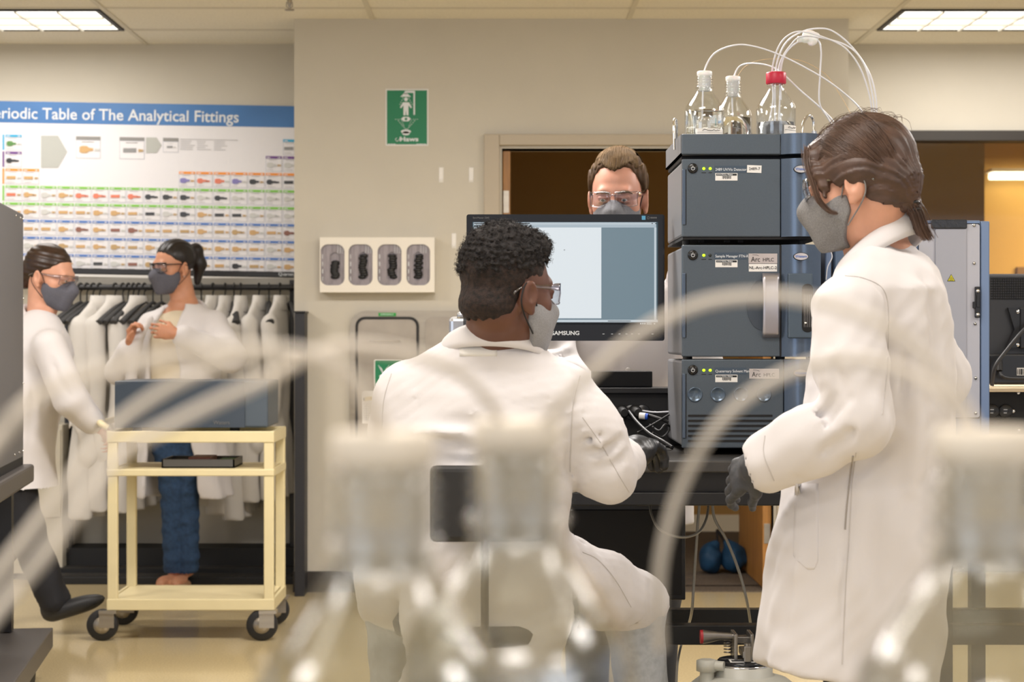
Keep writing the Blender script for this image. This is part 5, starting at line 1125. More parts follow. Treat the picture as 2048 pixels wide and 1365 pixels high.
def glasses(h, P, fm, dark=False, wrap=1.0):
    k = h.k; g = None
    for q in (-1, 1):
        Pg = []
        for v in np.linspace(0, 1, 7):
            row = []
            for a in np.linspace(.10, 1.25, 12):
                top = .0215-.003*abs(a-.5); bot = -.0225+.014*math.exp(-((a-.1)/.22)**2)+.008*max(0, a-.8)
                row.append(h.p(q*(.072*math.sin(a)), .069+.042*math.cos(a)**.9+.003*(1-abs(2*v-1)), bot+(top-bot)*v+.002))
            Pg.append(row)
        ln = MB().grid(Pg, True, .0016).build('lens', M_LENS, P)
        mb = MB(); rw = .0022 if dark else .0013
        edge = Pg[0]+[r[-1] for r in Pg]+Pg[-1][::-1]+[r[0] for r in Pg][::-1]; mb.tube(edge, rw*k, 6)
        if dark: mb.tube(Pg[-1], .004*k, 8)
        mb.build('lens_rim', fm, ln)
        t = [[h.p(q*.0705, .085, .014+.008*s), h.p(q*.0745, .060, .012+.006*s), h.p(q*.077, .025, .010+.004*s), h.p(q*.0775, -.008, .009+.003*s), h.p(q*.077, -.035, .003+.003*s), h.p(q*.077, -.055, -.010+.003*s)] for s in (-1, 1)]
        if dark: mb = MB().tube(spline([h.p(q*.0705, .085, .016), h.p(q*.0775, .050, .014), h.p(q*.081, .0, .010), h.p(q*.079, -.045, -.004)], 5), .0028*k, 8)
        else: mb = MB().grid([spline(t[0], 4), spline(t[1], 4)], True, .0018)
        mb.build('temple', fm, P)
    MB().tube([h.p(-.008, .1105, .012), h.p(0, .1125, .015), h.p(.008, .1105, .012)], .0022*k, 8).build('bridge', fm, P)
def hairline(h, F, ys, zs, fn=None):
    sl, X, Y, Z = F.region([-99]*3, [99]*3); x, y, z = h.local(X, Y, Z)
    shp = np.broadcast_shapes(x.shape, y.shape); yy = np.broadcast_to(y, shp) if y.ndim else y
    zl = np.interp(np.asarray(yy).ravel(), ys, zs).reshape(np.asarray(yy).shape); d = (zl-z)
    if fn is not None: d = d+fn(x, y, z)
    F.comb((slice(None),)*3, -(d*h.k), .006, 'carve')
def strands(h, starts, paths, r, name, m, P, n=3):
    mb = MB(); V = []; Fc = []; b = 0
    for pts in paths:
        p = np.array(pts); T = np.gradient(p, axis=0); T /= np.linalg.norm(T, axis=1)[:, None]+1e-9; u = np.cross(T, A(.3, .2, .93)); u /= np.linalg.norm(u, axis=1)[:, None]+1e-9; w = np.cross(T, u); L = len(p)
        rr = (r*np.linspace(1, .5, L))[:, None]
        for j in range(n): a = 2*math.pi*j/n; V.append(p+rr*(math.cos(a)*u+math.sin(a)*w))
        for j in range(n):
            for i in range(L-1): Fc.append((b+j*L+i, b+((j+1) % n)*L+i, b+((j+1) % n)*L+i+1, b+j*L+i+1))
        b += n*L
    return link_mesh(name, np.concatenate(V), Fc, m, P, smooth=True)
def hand(F, w, d, n, side=1, s=1.0, curl=(.5, .6, .5), spread=.0, r=.0088, thumb=(.45, .5), extra=0):
    """w wrist, d towards the knuckles, n palm normal, side +1 puts the thumb on n x d"""
    w = A(*w); d = A(*d)/np.linalg.norm(d); n = A(*n); n = n-d*(n @ d); n /= np.linalg.norm(n); t = np.cross(n, d)*side; R = np.stack([t, d, n], 1)
    F.ell(w+d*.048*s, A(.040, .050, .0155)*s+extra, R, .012); F.cap(w+d*.075*s-t*.027*s, w+d*.08*s+t*.027*s, .0125*s+extra, .0125*s+extra, .01); F.cap(w-d*.015*s, w+d*.02*s, .026*s+extra, .028*s+extra, .015, sq=(n, 1.35))
    for i, (o, L) in enumerate(((.031, .92), (.010, 1.0), (-.011, .95), (-.031, .76))):
        p = w+d*(.088-.004*abs(i-1))*s+t*o*s; a = 0
        for j, l in enumerate((.042, .026, .021)):
            a += curl[j]*(1+.12*(i-1)); sp = spread*(1.5-i)*.2
            v = d*math.cos(a)+n*math.sin(a)+t*sp; q = p+v*l*L*s; rr = (r-.0008*j)*s+extra*.6; F.cap(p, q, rr, rr-.0006, .004); p = q
    p = w+d*.022*s+t*.026*s; q = p+(d*.6+t*.62+n*.35)*.036*s; F.cap(p, q, .0145*s+extra*.6, .011*s+extra*.6, .012); v = d*math.cos(thumb[0])+n*math.sin(thumb[0])+t*.15; q2 = q+v*.03*s; F.cap(q, q2, .0105*s, .0095*s, .004); F.cap(q2, q2+(v+n*thumb[1]*.6)*.02*s, .0095*s, .0075*s, .004)
def collar(P, c, fwd, rt, rb, h_, drop, op=2.45, name='collar', m=M_COATP, ey=1.0, point=.03, lean=0):
    R = frame(fwd); c = A(*c); rows = []
    for v in np.linspace(0, 1, 6):
        row = []
        for th in np.linspace(-op, op, 41):
            e = (abs(th)/op)**4; r = rt+(rb-rt)*math.sin(v*1.5708)**.8; z = -drop*(1-math.cos(th))/2-h_*v-point*e*v+(.006*math.sin(v*math.pi))
            row.append(c+R @ A(r*math.sin(th)*ey, -r*math.cos(th)*1.0-e*.01*v, z))
        rows.append(row)
    inner = [[c+R @ A((rt-.003)*math.sin(th)*ey, -(rt-.003)*math.cos(th), -drop*(1-math.cos(th))/2-h_*.8) for th in np.linspace(-op, op, 41)]]
    return MB().grid(inner+rows, True, .0035).build(name, m, P)
def leg(F, hip, knee, ank, r=(.085, .058, .04), k=.03): F.chain([hip, knee, ank], r, k)
def shoe(P, ank, d, m, L=.27, name='shoe', pitch=0, toe_up=0):
    d = A(*d); d /= np.linalg.norm(d); a = A(*ank); F = Field(a-.3, a+.3, .008); R = frame(d)
    F.ell(a+d*.075+R[:, 2]*-.045, (.045, L/2, .038), R, .02); F.ell(a+d*-.01+R[:, 2]*-.02, (.04, .055, .055), R, .02); F.plane(a+R[:, 2]*-.078, -R[:, 2], .004); return F.build(name, m, P)
# ================= seated man =================
M_SK1 = skin('deep_brown_skin', '5f3b2b')
pm = thing('seated_person', 'person seated with back to us, short curly hair, white lab coat, gloved hand on bench', 'person', (0, 3.82, 0)); d = 3.82
h1 = Head(W(1016, 583, 3.78), (.73, .68, -.06), k=.975)
neck1 = W(985, 700, 3.84)
shR, elR, wrR = W(1128, 800, 3.83), W(1213, 940, 3.84), W(1246, 922, 4.05)
shL, elL, wrL = W(812, 800, 3.83), W(806, 965, 3.88), W(880, 920, 4.2)
hpR, knR, anR = W(1070, 1140, 3.88), W(1268, 1208, 4.12), W(1290, 1500, 4.1)
hpL, knL, anL = W(890, 1140, 3.88), W(790, 1205, 4.12), W(800, 1500, 4.1)
lo, hi = h1.box(.15)
F = Field((-.42, 3.62, .22), (.5, 4.45, 1.40), .014, fine=[(lo, hi, .0032)])
add_head(F, h1, neck1, .059)
F.loft([(.70, -.03, 3.85, .15, .11, 0), (.95, -.035, 3.85, .145, .1, 0), (1.1, -.02, 3.85, .165, .1, 0), (1.17, -.015, 3.86, .07, .05, 0)], k=.04)
F.chain([shR, elR, wrR], [.05, .042, .03], .03).chain([shL, elL, wrL], [.05, .042, .03], .03)
F.ell(A(*wrR)+A(.02, .05, -.005), (.03, .06, .018), k=.02).ell(A(*wrL)+A(0, .05, -.01), (.03, .06, .018), k=.02)
leg(F, hpR, knR, anR); leg(F, hpL, knL, anL)
F.build('body', M_SK1, pm)
eyes(h1, pm)
# hair: dense curls on top, faded sides
M_HR1 = mat('black_curly_hair', '17110f', .8, noise=.5, nscale=120, bump=1, bscale=260); M_HR1b = mat('faded_side_hair', '241813', .85, noise=.8, nscale=130, bump=.8, bscale=420)
F = Field(lo, hi, .003); F.ell(h1.p(0, -.018, .042), (.0765, .0975, .089), h1.R); F.ell(h1.p(0, -.05, -.03), (.062, .066, .05), h1.R, .02)
hairline(h1, F, [-.14, -.06, -.035, -.02, .012, .03, .05, .085, .12], [-.070, -.062, -.04, .028, .03, .02, .05, .085, .13], lambda x, y, z: .004*np.sin(x*260+y*90)+.003*np.sin(x*520-y*310))
F.warp(lambda X, Y, Z: wrinkle(X, Y, Z, 8, 500, .0011)); F.build('faded_hair', M_HR1b, pm)
F = Field(lo, hi, .0028); F.ell(h1.p(0, -.018, .048), (.079, .098, .095), h1.R); F.ell(h1.p(0, .045, .100), (.060, .040, .030), h1.R, .03)
hairline(h1, F, [-.14, -.08, 0, .05, .075, .13], [.03, .04, .052, .066, .088, .1], lambda x, y, z: .008*np.sin(y*90)+.006*np.sin(x*130+1)+.006*np.sin(y*210+x*90))
F.warp(lambda X, Y, Z: wrinkle(X, Y, Z, 21, 520, .0042)+wrinkle(X, Y, Z, 2, 110, .002)); o_ = F.build('curly_hair', M_HR1, pm, clean=60)
RS = np.random.RandomState(5); paths = []
vs = o_.data.vertices; idx = RS.choice(len(vs), 2600)
for i in idx:
    v = np.array(vs[i].co)+A(*ORG[pm.name]); nn = np.array(vs[i].normal); t = np.cross(nn, RS.normal(size=3)); t /= np.linalg.norm(t)+1e-9; r = RS.uniform(.0016, .003)
    paths.append([v+nn*(.001+.0018*a)+r*(t*math.cos(a*1.7)+np.cross(nn, t)*math.sin(a*1.7)) for a in np.linspace(0, 3.6, 8)])
strands(h1, None, paths, .00045, 'curls', M_HR1, o_)
mask(h1, pm, mat('light_grey_mask', '8d8d90', .9, noise=.15, nscale=420, bump=.3, bscale=700)); glasses(h1, pm, M_CLEARF)
# coat
F = Field((-.40, 3.55, .36), (.46, 4.32, 1.26), .0072)
F.loft([(.46, -.03, 3.73, .165, .03, 0), (.66, -.03, 3.78, .175, .09, 0), (.72, -.03, 3.83, .178, .145, 0), (.82, -.03, 3.83, .172, .135, 0), (.94, -.035, 3.83, .176, .132, 0), (1.04, -.03, 3.83, .183, .128, 0), (1.105, -.025, 3.835, .183, .115, 0), (1.15, -.02, 3.84, .150, .096, 0), (1.178, -.015, 3.84, .115, .096, 0), (1.20, -.014, 3.842, .10, .094, 0), (1.226, -.014, 3.844, .082, .083, 0)], k=.02, p=2.4)
F.cap(W(820, 787, 3.83), W(930, 735, 3.84), .062, .05, .05).cap(W(1120, 795, 3.83), W(1030, 738, 3.84), .064, .05, .05)
F.chain([shR, W(1180, 868, 3.83), elR], [.070, .068, .062], .03).cap(elR, A(*elR)*.12+A(*wrR)*.88, .062, .052, .02)
F.chain([shL, W(806, 880, 3.83), elL], [.064, .063, .060], .03).cap(elL, wrL, .058, .05, .02)
F.chain([hpR, W(1190, 1178, 4.0), knR], [.090, .082, .076], .03).chain([hpL, W(800, 1165, 4.0), knL], [.098, .095, .078], .04)
F.cap(W(1235, 1215, 4.06), W(1256, 1272, 4.1), .05, .012, .02)
F.plane(A(*wrR)-A(0, .035, 0), A(*wrR)-A(*elR), .004) if False else None
c0 = A(*elR)*.08+A(*wrR)*.92
F.cap(c0, A(*wrR)+A(.01, .08, 0), .036, .045, .004, 'carve')
# folds: image-placed creases on the back, elbow and lap
def CR(pts, amp, w, d=3.70): F.crease([W(*p) if len(p) == 3 else W(p[0], p[1], d) for p in pts], amp*1.7, w)
CR([(765, 880, 3.74), (790, 858, 3.71), (850, 842, 3.70), (930, 846, 3.70), (1010, 858, 3.70)], .014, .013)
CR([(780, 905, 3.72), (830, 880, 3.70), (900, 888, 3.70), (980, 905, 3.70)], .012, .011)
CR([(800, 868, 3.72), (870, 862, 3.70), (950, 868, 3.70)], -.012, .014)
CR([(840, 915, 3.70), (930, 925, 3.70), (1060, 905, 3.70)], .012, .012)
CR([(1142, 800, 3.72), (1140, 870, 3.72), (1144, 950, 3.73)], .014, .008)
CR([(783, 770, 3.76), (768, 840, 3.74), (778, 900, 3.74)], .012, .008)
CR([(1130, 720, 3.78), (1158, 760, 3.77), (1152, 810, 3.75)], .006, .006)
for (a, b, c, am) in (((1215, 850), (1190, 875), (1165, 880), .012), ((1240, 880), (1205, 905), (1172, 905), .014), ((1262, 905), (1235, 930), (1200, 935), .014), ((1275, 930), (1262, 965), (1240, 985), .012), ((1180, 800), (1170, 830), (1160, 850), .008)): CR([a+(3.79,), b+(3.77,), c+(3.77,)], am, .010)
CR([(1160, 830, 3.76), (1200, 895, 3.76), (1248, 962, 3.77)], -.007, .006)
CR([(1165, 1110, 3.92), (1220, 1150, 3.96), (1260, 1230, 4.02)], .012, .012); CR([(1150, 1080, 3.9), (1175, 1120, 3.92), (1190, 1180, 3.93)], .010, .010); CR([(1300, 1170, 4.05), (1270, 1215, 4.03), (1262, 1255, 4.03)], .010, .012)
F.warp(lambda X, Y, Z: wrinkle(X, Y, Z, 12, 22, .006)+wrinkle(X, Y, Z, 31, 52, .0020))
mc = F.build('lab_coat', M_COATP, pm); fm = surf(mc, ORG[pm.name])
cloth_patch(fm, 8, [(y, 919, 994) for y in (690, 698, 706, 713)], .0012, .0025, 'yoke_tag', mat('satin_tag', 'e2dfda', .5), pm)
M_SEAM = mat('coat_seam_thread', 'c3bebb', .9)
seam(fm, [(1160, 752), (1146, 810), (1142, 880), (1140, 945)], .0012, 'armhole_seam', M_SEAM, pm)
seam(fm, [(783, 748), (768, 800), (764, 870)], .0012, 'armhole_seam', M_SEAM, pm)
seam(fm, [(1165, 835), (1200, 885), (1240, 955), (1258, 985)], .0010, 'sleeve_seam', M_SEAM, pm)
seam(fm, [(1165, 1105), (1195, 1120), (1230, 1160), (1262, 1215)], .0010, 'hem_seam', M_SEAM, pm)
collar(pm, W(985, 646, 3.845), (.12, 1, 0), .082, .112, .048, .055, op=2.3, ey=1.02, point=.015)
# loop label and yoke patch on the coat
MB().box(WX(918, 3.71), WX(995, 3.71), 3.722, 3.735, WZ(712, 3.71), WZ(690, 3.71), .002).build('hanger_loop', M_COATP, pm) if False else None
# gloved right hand, bent over the mouse
F = Field(A(*wrR)-A(.09, .06, .1), A(*wrR)+A(.12, .26, .1), .0032)
hand(F, A(*wrR)+A(.004, .03, .008), (.45, .85, .20), (.12, .1, -1), side=-1, s=1.15, curl=(.45, .55, .5), r=.010, extra=.0015)
F.cap(A(*wrR)+A(.0, .0, 0), A(*wrR)+A(.035, .06, .016), .036, .038, .02)
F.warp(lambda X, Y, Z: wrinkle(X, Y, Z, 9, 140, .0008)); F.build('nitrile_glove', M_NIT, pm)
F = Field(A(*wrL)-A(.12, .06, .1), A(*wrL)+A(.12, .26, .1), .005); hand(F, A(*wrL)+A(0, .02, 0), (.1, 1, -.05), (0, 0, -1), side=1, curl=(.3, .4, .4), extra=.001); F.build('nitrile_glove', M_NIT, pm)
# trousers
M_LJ = mat('pale_grey_denim', 'a9adb2', .85, noise=.12, nscale=80, bump=.25, bscale=500)
F = Field((-.36, 3.7, .25), (.48, 4.3, .86), .009)
leg(F, A(*hpR)-A(0, 0, .02), knR, A(*anR)+A(0, 0, .03), (.088, .066, .056)); leg(F, A(*hpL)-A(0, 0, .02), knL, A(*anL)+A(0, 0, .03), (.088, .066, .056)); F.cap(hpL, hpR, .09, .09, .03)
F.warp(lambda X, Y, Z: wrinkle(X, Y, Z, 15, 45, .004, (1, 1, .5))); F.build('trousers', M_LJ, pm)
for a in (anR, anL): shoe(pm, A(*a)+A(0, 0, -.0), (0, 1, -.1), mat('dark_shoe', '202022', .5))
# stool
so = thing('lab_stool', 'black lab stool with a backrest under the seated person', 'stool', (-.03, 3.86, 0)); sx, sy = -.03, 3.87
MB().lathe([(.0001, .595), (.17, .595), (.19, .605), (.195, .625), (.185, .642), (.0001, .645)], (sx, sy, 0), 40).build('seat', M_RUB, so)
MB().cyl((sx, sy, .12), (sx, sy, .6), .028, 20).build('gas_column', M_CHROME, so)
for k in range(5):
    a = k*1.2566+.3; e = (sx+.27*math.cos(a), sy+.27*math.sin(a), .065)
    l = MB().tube([(sx, sy, .13), e], [.026, .016], 10).build('star_leg', M_BLACK, so); MB().cyl((e[0], e[1]-.02, .03), (e[0], e[1]+.02, .03), .03, 16).build('castor', M_RUB, l)
MB().tube([(sx+.2*math.cos(t), sy+.2*math.sin(t), .235) for t in np.linspace(0, 6.2832, 37)], .011, 8, caps=False).build('foot_ring', M_CHROME, so)
MB().box(WX(860, 3.655), WX(1090, 3.655), 3.645, 3.675, WZ(1085, 3.655), WZ(932, 3.655), .012, seg=3).build('backrest', M_RUB, so)
MB().tube([(sx, 3.665, .83), (sx, 3.64, .7), (sx, 3.70, .6), (sx, sy, .585)], .014, 10, flat=.6).build('backrest_bar', M_BLACK, so)
# ================= standing woman, right =================
M_SK2 = skin('light_skin', 'd09a80')
pw = thing('standing_person', 'person with low brown ponytail standing at right in a long white lab coat', 'person', (.79, 3.8, 0))
fw = A(-.87, .49, 0); lw = A(-.49, -.87, 0)
h2 = Head(W(1719, 366, 3.79), (-.86, .48, -.17), k=1.0)
neck2 = W(1758, 492, 3.82)
sL, eL, wL = W(1700, 618, 3.62), W(1716, 842, 3.57), W(1532, 925, 3.66)
sR, eR, wR = W(1826, 618, 3.96), W(1884, 760, 4.03), W(1720, 860, 4.22)
lo, hi = h2.box(.16)
F = Field((.42, 3.45, 0.0), (1.05, 4.32, 1.68), .015, fine=[(lo, hi, .0032)])
add_head(F, h2, neck2, .054, jaw=.95)
F.loft([(.85, .77, 3.8, .11, .11, 0), (1.05, .785, 3.8, .10, .11, 0), (1.25, .785, 3.8, .11, .13, 0), (1.34, .785, 3.81, .09, .13, 0), (1.40, .79, 3.82, .055, .06, 0)], k=.04)
F.chain([sL, eL, wL], [.045, .038, .027], .03).chain([sR, eR, wR], [.045, .038, .027], .03)
F.ell(A(*wL)+A(-.035, .02, -.01), (.04, .03, .02), k=.02).ell(A(*wR)+A(-.03, .02, 0), (.03, .03, .02), k=.02)
for q in (-1, 1): leg(F, A(.77, 3.8, .86)+lw*.06*q, A(.75, 3.80, .47)+lw*.07*q, A(.78, 3.81, .09)+lw*.1*q, (.065, .052, .038)); F.ell(A(.76, 3.82, .03)+lw*.1*q, (.05, .05, .03), k=.02)
F.build('body', M_SK2, pw); eyes(h2, pw)
M_HR2 = mat('brown_hair', '4a352a', .5, noise=.3, nscale=30, stretch=(1, 1, 1)); M_HR2s = mat('brown_hair_strands', '5d4536', .4, noise=.35, nscale=20)
F = Field(lo-.03, hi+.03, .0036)
E = lambda c, r, kk=.03, op='add': F.ell(h2.p(*c), r, h2.R, kk, op)
E((0, -.020, .046), (.083, .106, .093)); E((0, -.055, -.010), (.071, .064, .066)); E((0, .070, .070), (.050, .036, .030), .03)
F.cap(h2.p(0, -.085, -.025), h2.p(0, -.098, -.064), .042, .014, .03); F.cap(h2.p(.01, -.1, -.066), h2.p(.01, -.105, -.12), .016, .012, .01)
for q in (-1, 1): F.chain([h2.p(q*.045, .075, .07), h2.p(q*.070, .064, .03), h2.p(q*.074, .052, -.02)], [.014, .009, .005], .008); F.ell(h2.p(q*.064, .01, .02), (.020, .05, .035), h2.R, .02); F.ell(h2.p(q*.076, -.022, .014), (.013, .034, .026), h2.R, .015)
hairline(h2, F, [-.16, -.075, -.05, -.03, -.012, .005, .02, .045, .07, .11], [-.2, -.2, -.075, -.045, -.018, -.004, -.01, .012, .036, .052], lambda x, y, z: np.where(np.abs(x) > .058, -.05*(y > .04), 0))
def flow(X, Y, Z):
    x, y, z = h2.local(X, Y, Z); tx, ty, tz = x, y+.1, z+.06; ang = np.arctan2(np.sqrt(tx*tx)+1e-6, tz+.0*ty+1e-6); a2 = np.arctan2(tx, tz+.02)
    return .0016*np.sin(a2*46+3*np.sin(ang*5))+.0010*np.sin(a2*90+y*40)
F.warp(flow); hr = F.build('hair', M_HR2, pw, clean=200)
RS = np.random.RandomState(9); paths = []; tie = A(0, -.100, -.060)
def prj(p, off):
    c = A(0, -.020, .046); r = A(.083, .106, .093)+off; q = (p-c)/r; n = np.linalg.norm(q); return c+(p-c)/n if n < 1 else p
def shell(p, off):
    c = A(0, -.020, .046); r = A(.0835, .1065, .0935)+off; q = (p-c)/r; return c+(p-c)/np.linalg.norm(q)
for i in range(3400):
    th = RS.uniform(-.2, 1)**1; ph = RS.uniform(-1, 1)
    # start on the front/top rim
    y0 = RS.uniform(-.02, .10); x0 = RS.uniform(-.088, .088); z0 = .135 if abs(x0) < .05 else RS.uniform(.03, .12)
    p0 = A(x0, y0, z0); off = RS.uniform(0, .0035); pts = []
    for t in np.linspace(0, 1, 15):
        q = p0*(1-t)+tie*t; q = q+A(np.sign(x0)*.03*math.sin(math.pi*t), 0, .02*math.sin(math.pi*t))
        q = shell(q, off) if t < .72 else (shell(q, off)*(1-(t-.72)/.28)+(tie+A(x0*.12, RS.uniform(-.008, .004), RS.uniform(-.006, .006)))*((t-.72)/.28))
        pts.append(h2.p(*q))
    paths.append(np.array(pts)+RS.normal(size=3)*.0006)
for i in range(150):   # wisps
    y0 = RS.uniform(-.11, .11); x0 = RS.uniform(-.08, .08); p0 = shell(A(x0, y0, .12 if RS.rand() < .6 else .0), .002); v = RS.normal(size=3)*.012; pts = []
    for t in np.linspace(0, 1, 9): q = shell(p0+A(0, -.05*t, .0)+v*t, .003+.010*math.sin(math.pi*t)*RS.uniform(.3, 1)); pts.append(h2.p(*q))
    paths.append(spline(pts[::2], 4))
strands(h2, None, paths, .00055, 'hair_strands', M_HR2s, hr)
for q in (-1, 1):
    paths = []
    for i in range(220):
        o = RS.normal(size=3)*A(.003, .004, .003); P_ = [A(q*.050, .082, .085), A(q*.068, .080, .05), A(q*.076, .072, .01), A(q*.080, .066, -.025), A(q*.078, .050, -.052), A(q*.077, .034, -.062)]
        w_ = RS.uniform(.4, 1.2); paths.append(spline([h2.p(*(p+o*w_*(1-j/8))) for j, p in enumerate(P_)], 4))
    strands(h2, None, paths, .0006, 'front_lock', M_HR2s, hr)
paths = []
for i in range(260):
    o = RS.normal(size=3)*A(.007, .006, .003); paths.append(spline([h2.p(*(p+o)) for p in (A(0, -.098, -.06), A(0, -.108, -.085), A(.004, -.112, -.115), A(.01, -.118, -.14))], 4))
strands(h2, None, paths, .0006, 'ponytail_strands', M_HR2s, hr)
MB().tube([h2.p(.013*math.cos(t)-.0, -.100+.013*math.sin(t), -.066+.003*math.sin(t*2)) for t in np.linspace(0, 6.3, 16)], .0045, 8).tube([h2.p(.0+.010*math.cos(t), -.104+.010*math.sin(t), -.078) for t in np.linspace(0, 6.3, 14)], .004, 8).build('hair_tie', mat('hair_tie_black', '141416', .35), pw)
mask(h2, pw, mat('mid_grey_mask', '7b7978', .9, noise=.2, nscale=380, bump=.35, bscale=700), low=.004, loopm=mat('mid_grey_mask', '7b7978')); glasses(h2, pw, clear('smoke_clear_frame', '8a8a90', .5, .05), dark=False)
mt = MB().text('Waters', (0, 0, 0), .016, depth=.001)
# coat
F = Field((.40, 3.42, .48), (1.06, 4.14, 1.46), .0068)
F.loft([(.48, .708, 3.80, .186, .178, 0), (.68, .726, 3.8, .182, .170, 0), (.80, .742, 3.8, .182, .16, 0), (.93, .762, 3.8, .165, .148, 0), (1.04, .778, 3.8, .150, .142, 0), (1.15, .783, 3.8, .148, .145, 0), (1.25, .785, 3.8, .140, .155, 0), (1.32, .787, 3.80, .12, .155, 0), (1.36, .79, 3.81, .100, .12, 0), (1.385, .795, 3.815, .075, .085, 0), (1.40, .80, 3.82, .05, .05, 0)], k=.02, p=2.2,
       wob=lambda a, Z: .028*np.sin(a*9+1.2*np.sin(Z*5))*np.clip((.95-Z)*2.2, 0, 1))
F.cap(A(*sL)+A(.0, .02, .0), W(1745, 545, 3.74), .062, .05, .05).cap(sR, W(1800, 550, 3.88), .06, .05, .05)
F.chain([sL, W(1706, 730, 3.585), eL], [.068, .070, .068], .02).chain([eL, A(*eL)*.5+A(*wL)*.5, A(*wL)*.97+A(*eL)*.03], [.066, .066, .058], .02)
F.chain([sR, eR, wR], [.062, .058, .05], .03)
F.cap(A(*wL)*.9+A(*eL)*.1, A(*wL)*1.3-A(*eL)*.3, .040, .046, .004, 'carve')
F.plane((.54, 3.8, .550), (-.22, -.10, -1), .004)
F.plane(A(*wL), A(*wL)-A(*eL), .003) if False else None
CR([(1776, 590, 3.62), (1778, 680, 3.60), (1772, 780, 3.58), (1765, 840, 3.56)], .018, .008)
CR([(1690, 552, 3.62), (1735, 562, 3.61), (1774, 590, 3.61)], .008, .007)
CR([(1640, 640, 3.62), (1650, 720, 3.6), (1660, 770, 3.56)], .018, .010)
CR([(1590, 880, 3.60), (1650, 860, 3.56), (1700, 800, 3.52)], .012, .012); CR([(1620, 915, 3.58), (1690, 880, 3.52), (1745, 820, 3.52)], .010, .012); CR([(1600, 845, 3.60), (1650, 830, 3.56), (1680, 780, 3.52)], .012, .010)
CR([(1560, 900, 3.62), (1590, 930, 3.60), (1600, 955, 3.60)], .009, .009); CR([(1670, 700, 3.55), (1680, 780, 3.52), (1665, 840, 3.52)], .008, .014)
CR([(1800, 640, 3.67), (1812, 720, 3.67), (1800, 830, 3.66)], .007, .016); CR([(1850, 560, 3.68), (1870, 660, 3.67), (1868, 800, 3.67)], .010, .016); CR([(1830, 700, 3.66), (1838, 850, 3.66), (1822, 980, 3.66)], -.010, .016)
CR([(1798, 560, 3.68), (1806, 600, 3.67), (1812, 650, 3.67)], .012, .008)
CR([(1700, 900, 3.66), (1695, 1000, 3.65), (1690, 1120, 3.64), (1682, 1250, 3.63), (1680, 1350, 3.62)], .009, .006); CR([(1640, 960, 3.66), (1720, 935, 3.65), (1790, 880, 3.66)], .012, .016)
CR([(1600, 980, 3.66), (1590, 1100, 3.66), (1570, 1300, 3.66)], -.008, .02); CR([(1750, 950, 3.64), (1745, 1100, 3.63), (1760, 1300, 3.62)], .008, .02)
F.crease([W(1909, 660, 3.9), W(1916, 740, 3.9), W(1912, 800, 3.9)], .016, .008)
F.warp(lambda X, Y, Z: wrinkle(X, Y, Z, 14, 22, .0065, (1, 1, .6))+wrinkle(X, Y, Z, 33, 50, .0022, (1, 1, .7))); ct = F.build('lab_coat', M_COATP, pw)
collar(pw, W(1748, 421, 3.822), (-.87, .49, 0), .074, .104, .050, .12, op=2.5, point=.045)
fc = surf(ct, ORG[pw.name])
cloth_patch(fc, 9, [(y, 1590+(y-965)*-.02, 1637) for y in np.linspace(968, 1112, 8)]+[(1124, 1596, 1636), (1134, 1608, 1632), (1140, 1616, 1628)], .001, .003, 'hip_pocket', M_COATP, pw)
cloth_patch(fc, 7, [(y, 1606-(y-716)*.16, 1652-(y-716)*.10) for y in np.linspace(716, 806, 7)], .001, .003, 'chest_pocket', M_COATP, pw)
cloth_patch(fc, 7, [(y, 1625-(y-632)*.30, 1655-(y-632)*.12) for y in np.linspace(632, 694, 7)], .0035, .0015, 'badge_patch', mat('badge_cloth', 'dedfe2', .7), pw)
for nm_, sz, (bx, by), ang in (('Waters', 19, (1620, 652), 50),):
    mb = MB().text(nm_, (0, 0, 0), sz*1.0, depth=.01); ca_, sa_ = math.cos(math.radians(-ang)), math.sin(math.radians(-ang)); V = []
    for v in mb.v:
        px, py = bx+14+v[0]*ca_*.55-v[2]*sa_*.55, by+(-v[0]*sa_*.55-v[2]*ca_*.8)*.9; q = fc(px, py, .0055); V.append(q if q is not None else (0, 0, 0))
    if len(V) and not any(tuple(v) == (0, 0, 0) for v in V): link_mesh('badge_lettering', V, [list(f) for f in mb.f], M_INK, pw)
seam(fc, [(1690, 552), (1730, 558), (1768, 582), (1777, 640), (1774, 740), (1764, 830)], .0012, 'armhole_seam', M_SEAM, pw)
seam(fc, [(1712, 905), (1704, 980), (1698, 1080), (1690, 1200), (1684, 1330)], .0012, 'side_seam', M_SEAM, pw)
seam(fc, [(1706, 912), (1700, 960), (1694, 1010), (1690, 1060)], .0018, 'side_vent_edge', mat('vent_edge_thread', 'a39c96', .9), pw)
seam(fc, [(1530, 872), (1528, 910), (1548, 962)], .0012, 'cuff_seam', M_SEAM, pw)
# gloved hand
F = Field(A(*wL)-A(.20, .10, .15), A(*wL)+A(.08, .16, .10), .0034)
dh = A(-.55, .75, -.42)
hand(F, A(*wL)+A(-.004, .008, -.002), dh, (.75, .45, -.25), side=-1, s=1.0, curl=(.35, .5, .4), r=.0095, extra=.001)
F.cap(A(*wL)+A(.03, -.012, .008), A(*wL)+dh*.03, .038, .034, .01); F.warp(lambda X, Y, Z: wrinkle(X, Y, Z, 9, 140, .0008)); F.build('nitrile_glove', M_NIT2, pw)
F = Field(A(*wR)-.18, A(*wR)+.14, .006); hand(F, wR, (-.8, .5, -.2), (.2, 0, -1), curl=(.4, .4, .4), extra=.001); F.build('nitrile_glove', M_NIT2, pw)
F = Field((.5, 3.55, .06), (1.0, 4.05, .98), .012)
for q in (-1, 1): leg(F, A(.77, 3.8, .86)+lw*.06*q, A(.75, 3.80, .47)+lw*.07*q, A(.78, 3.81, .12)+lw*.1*q, (.075, .062, .06))
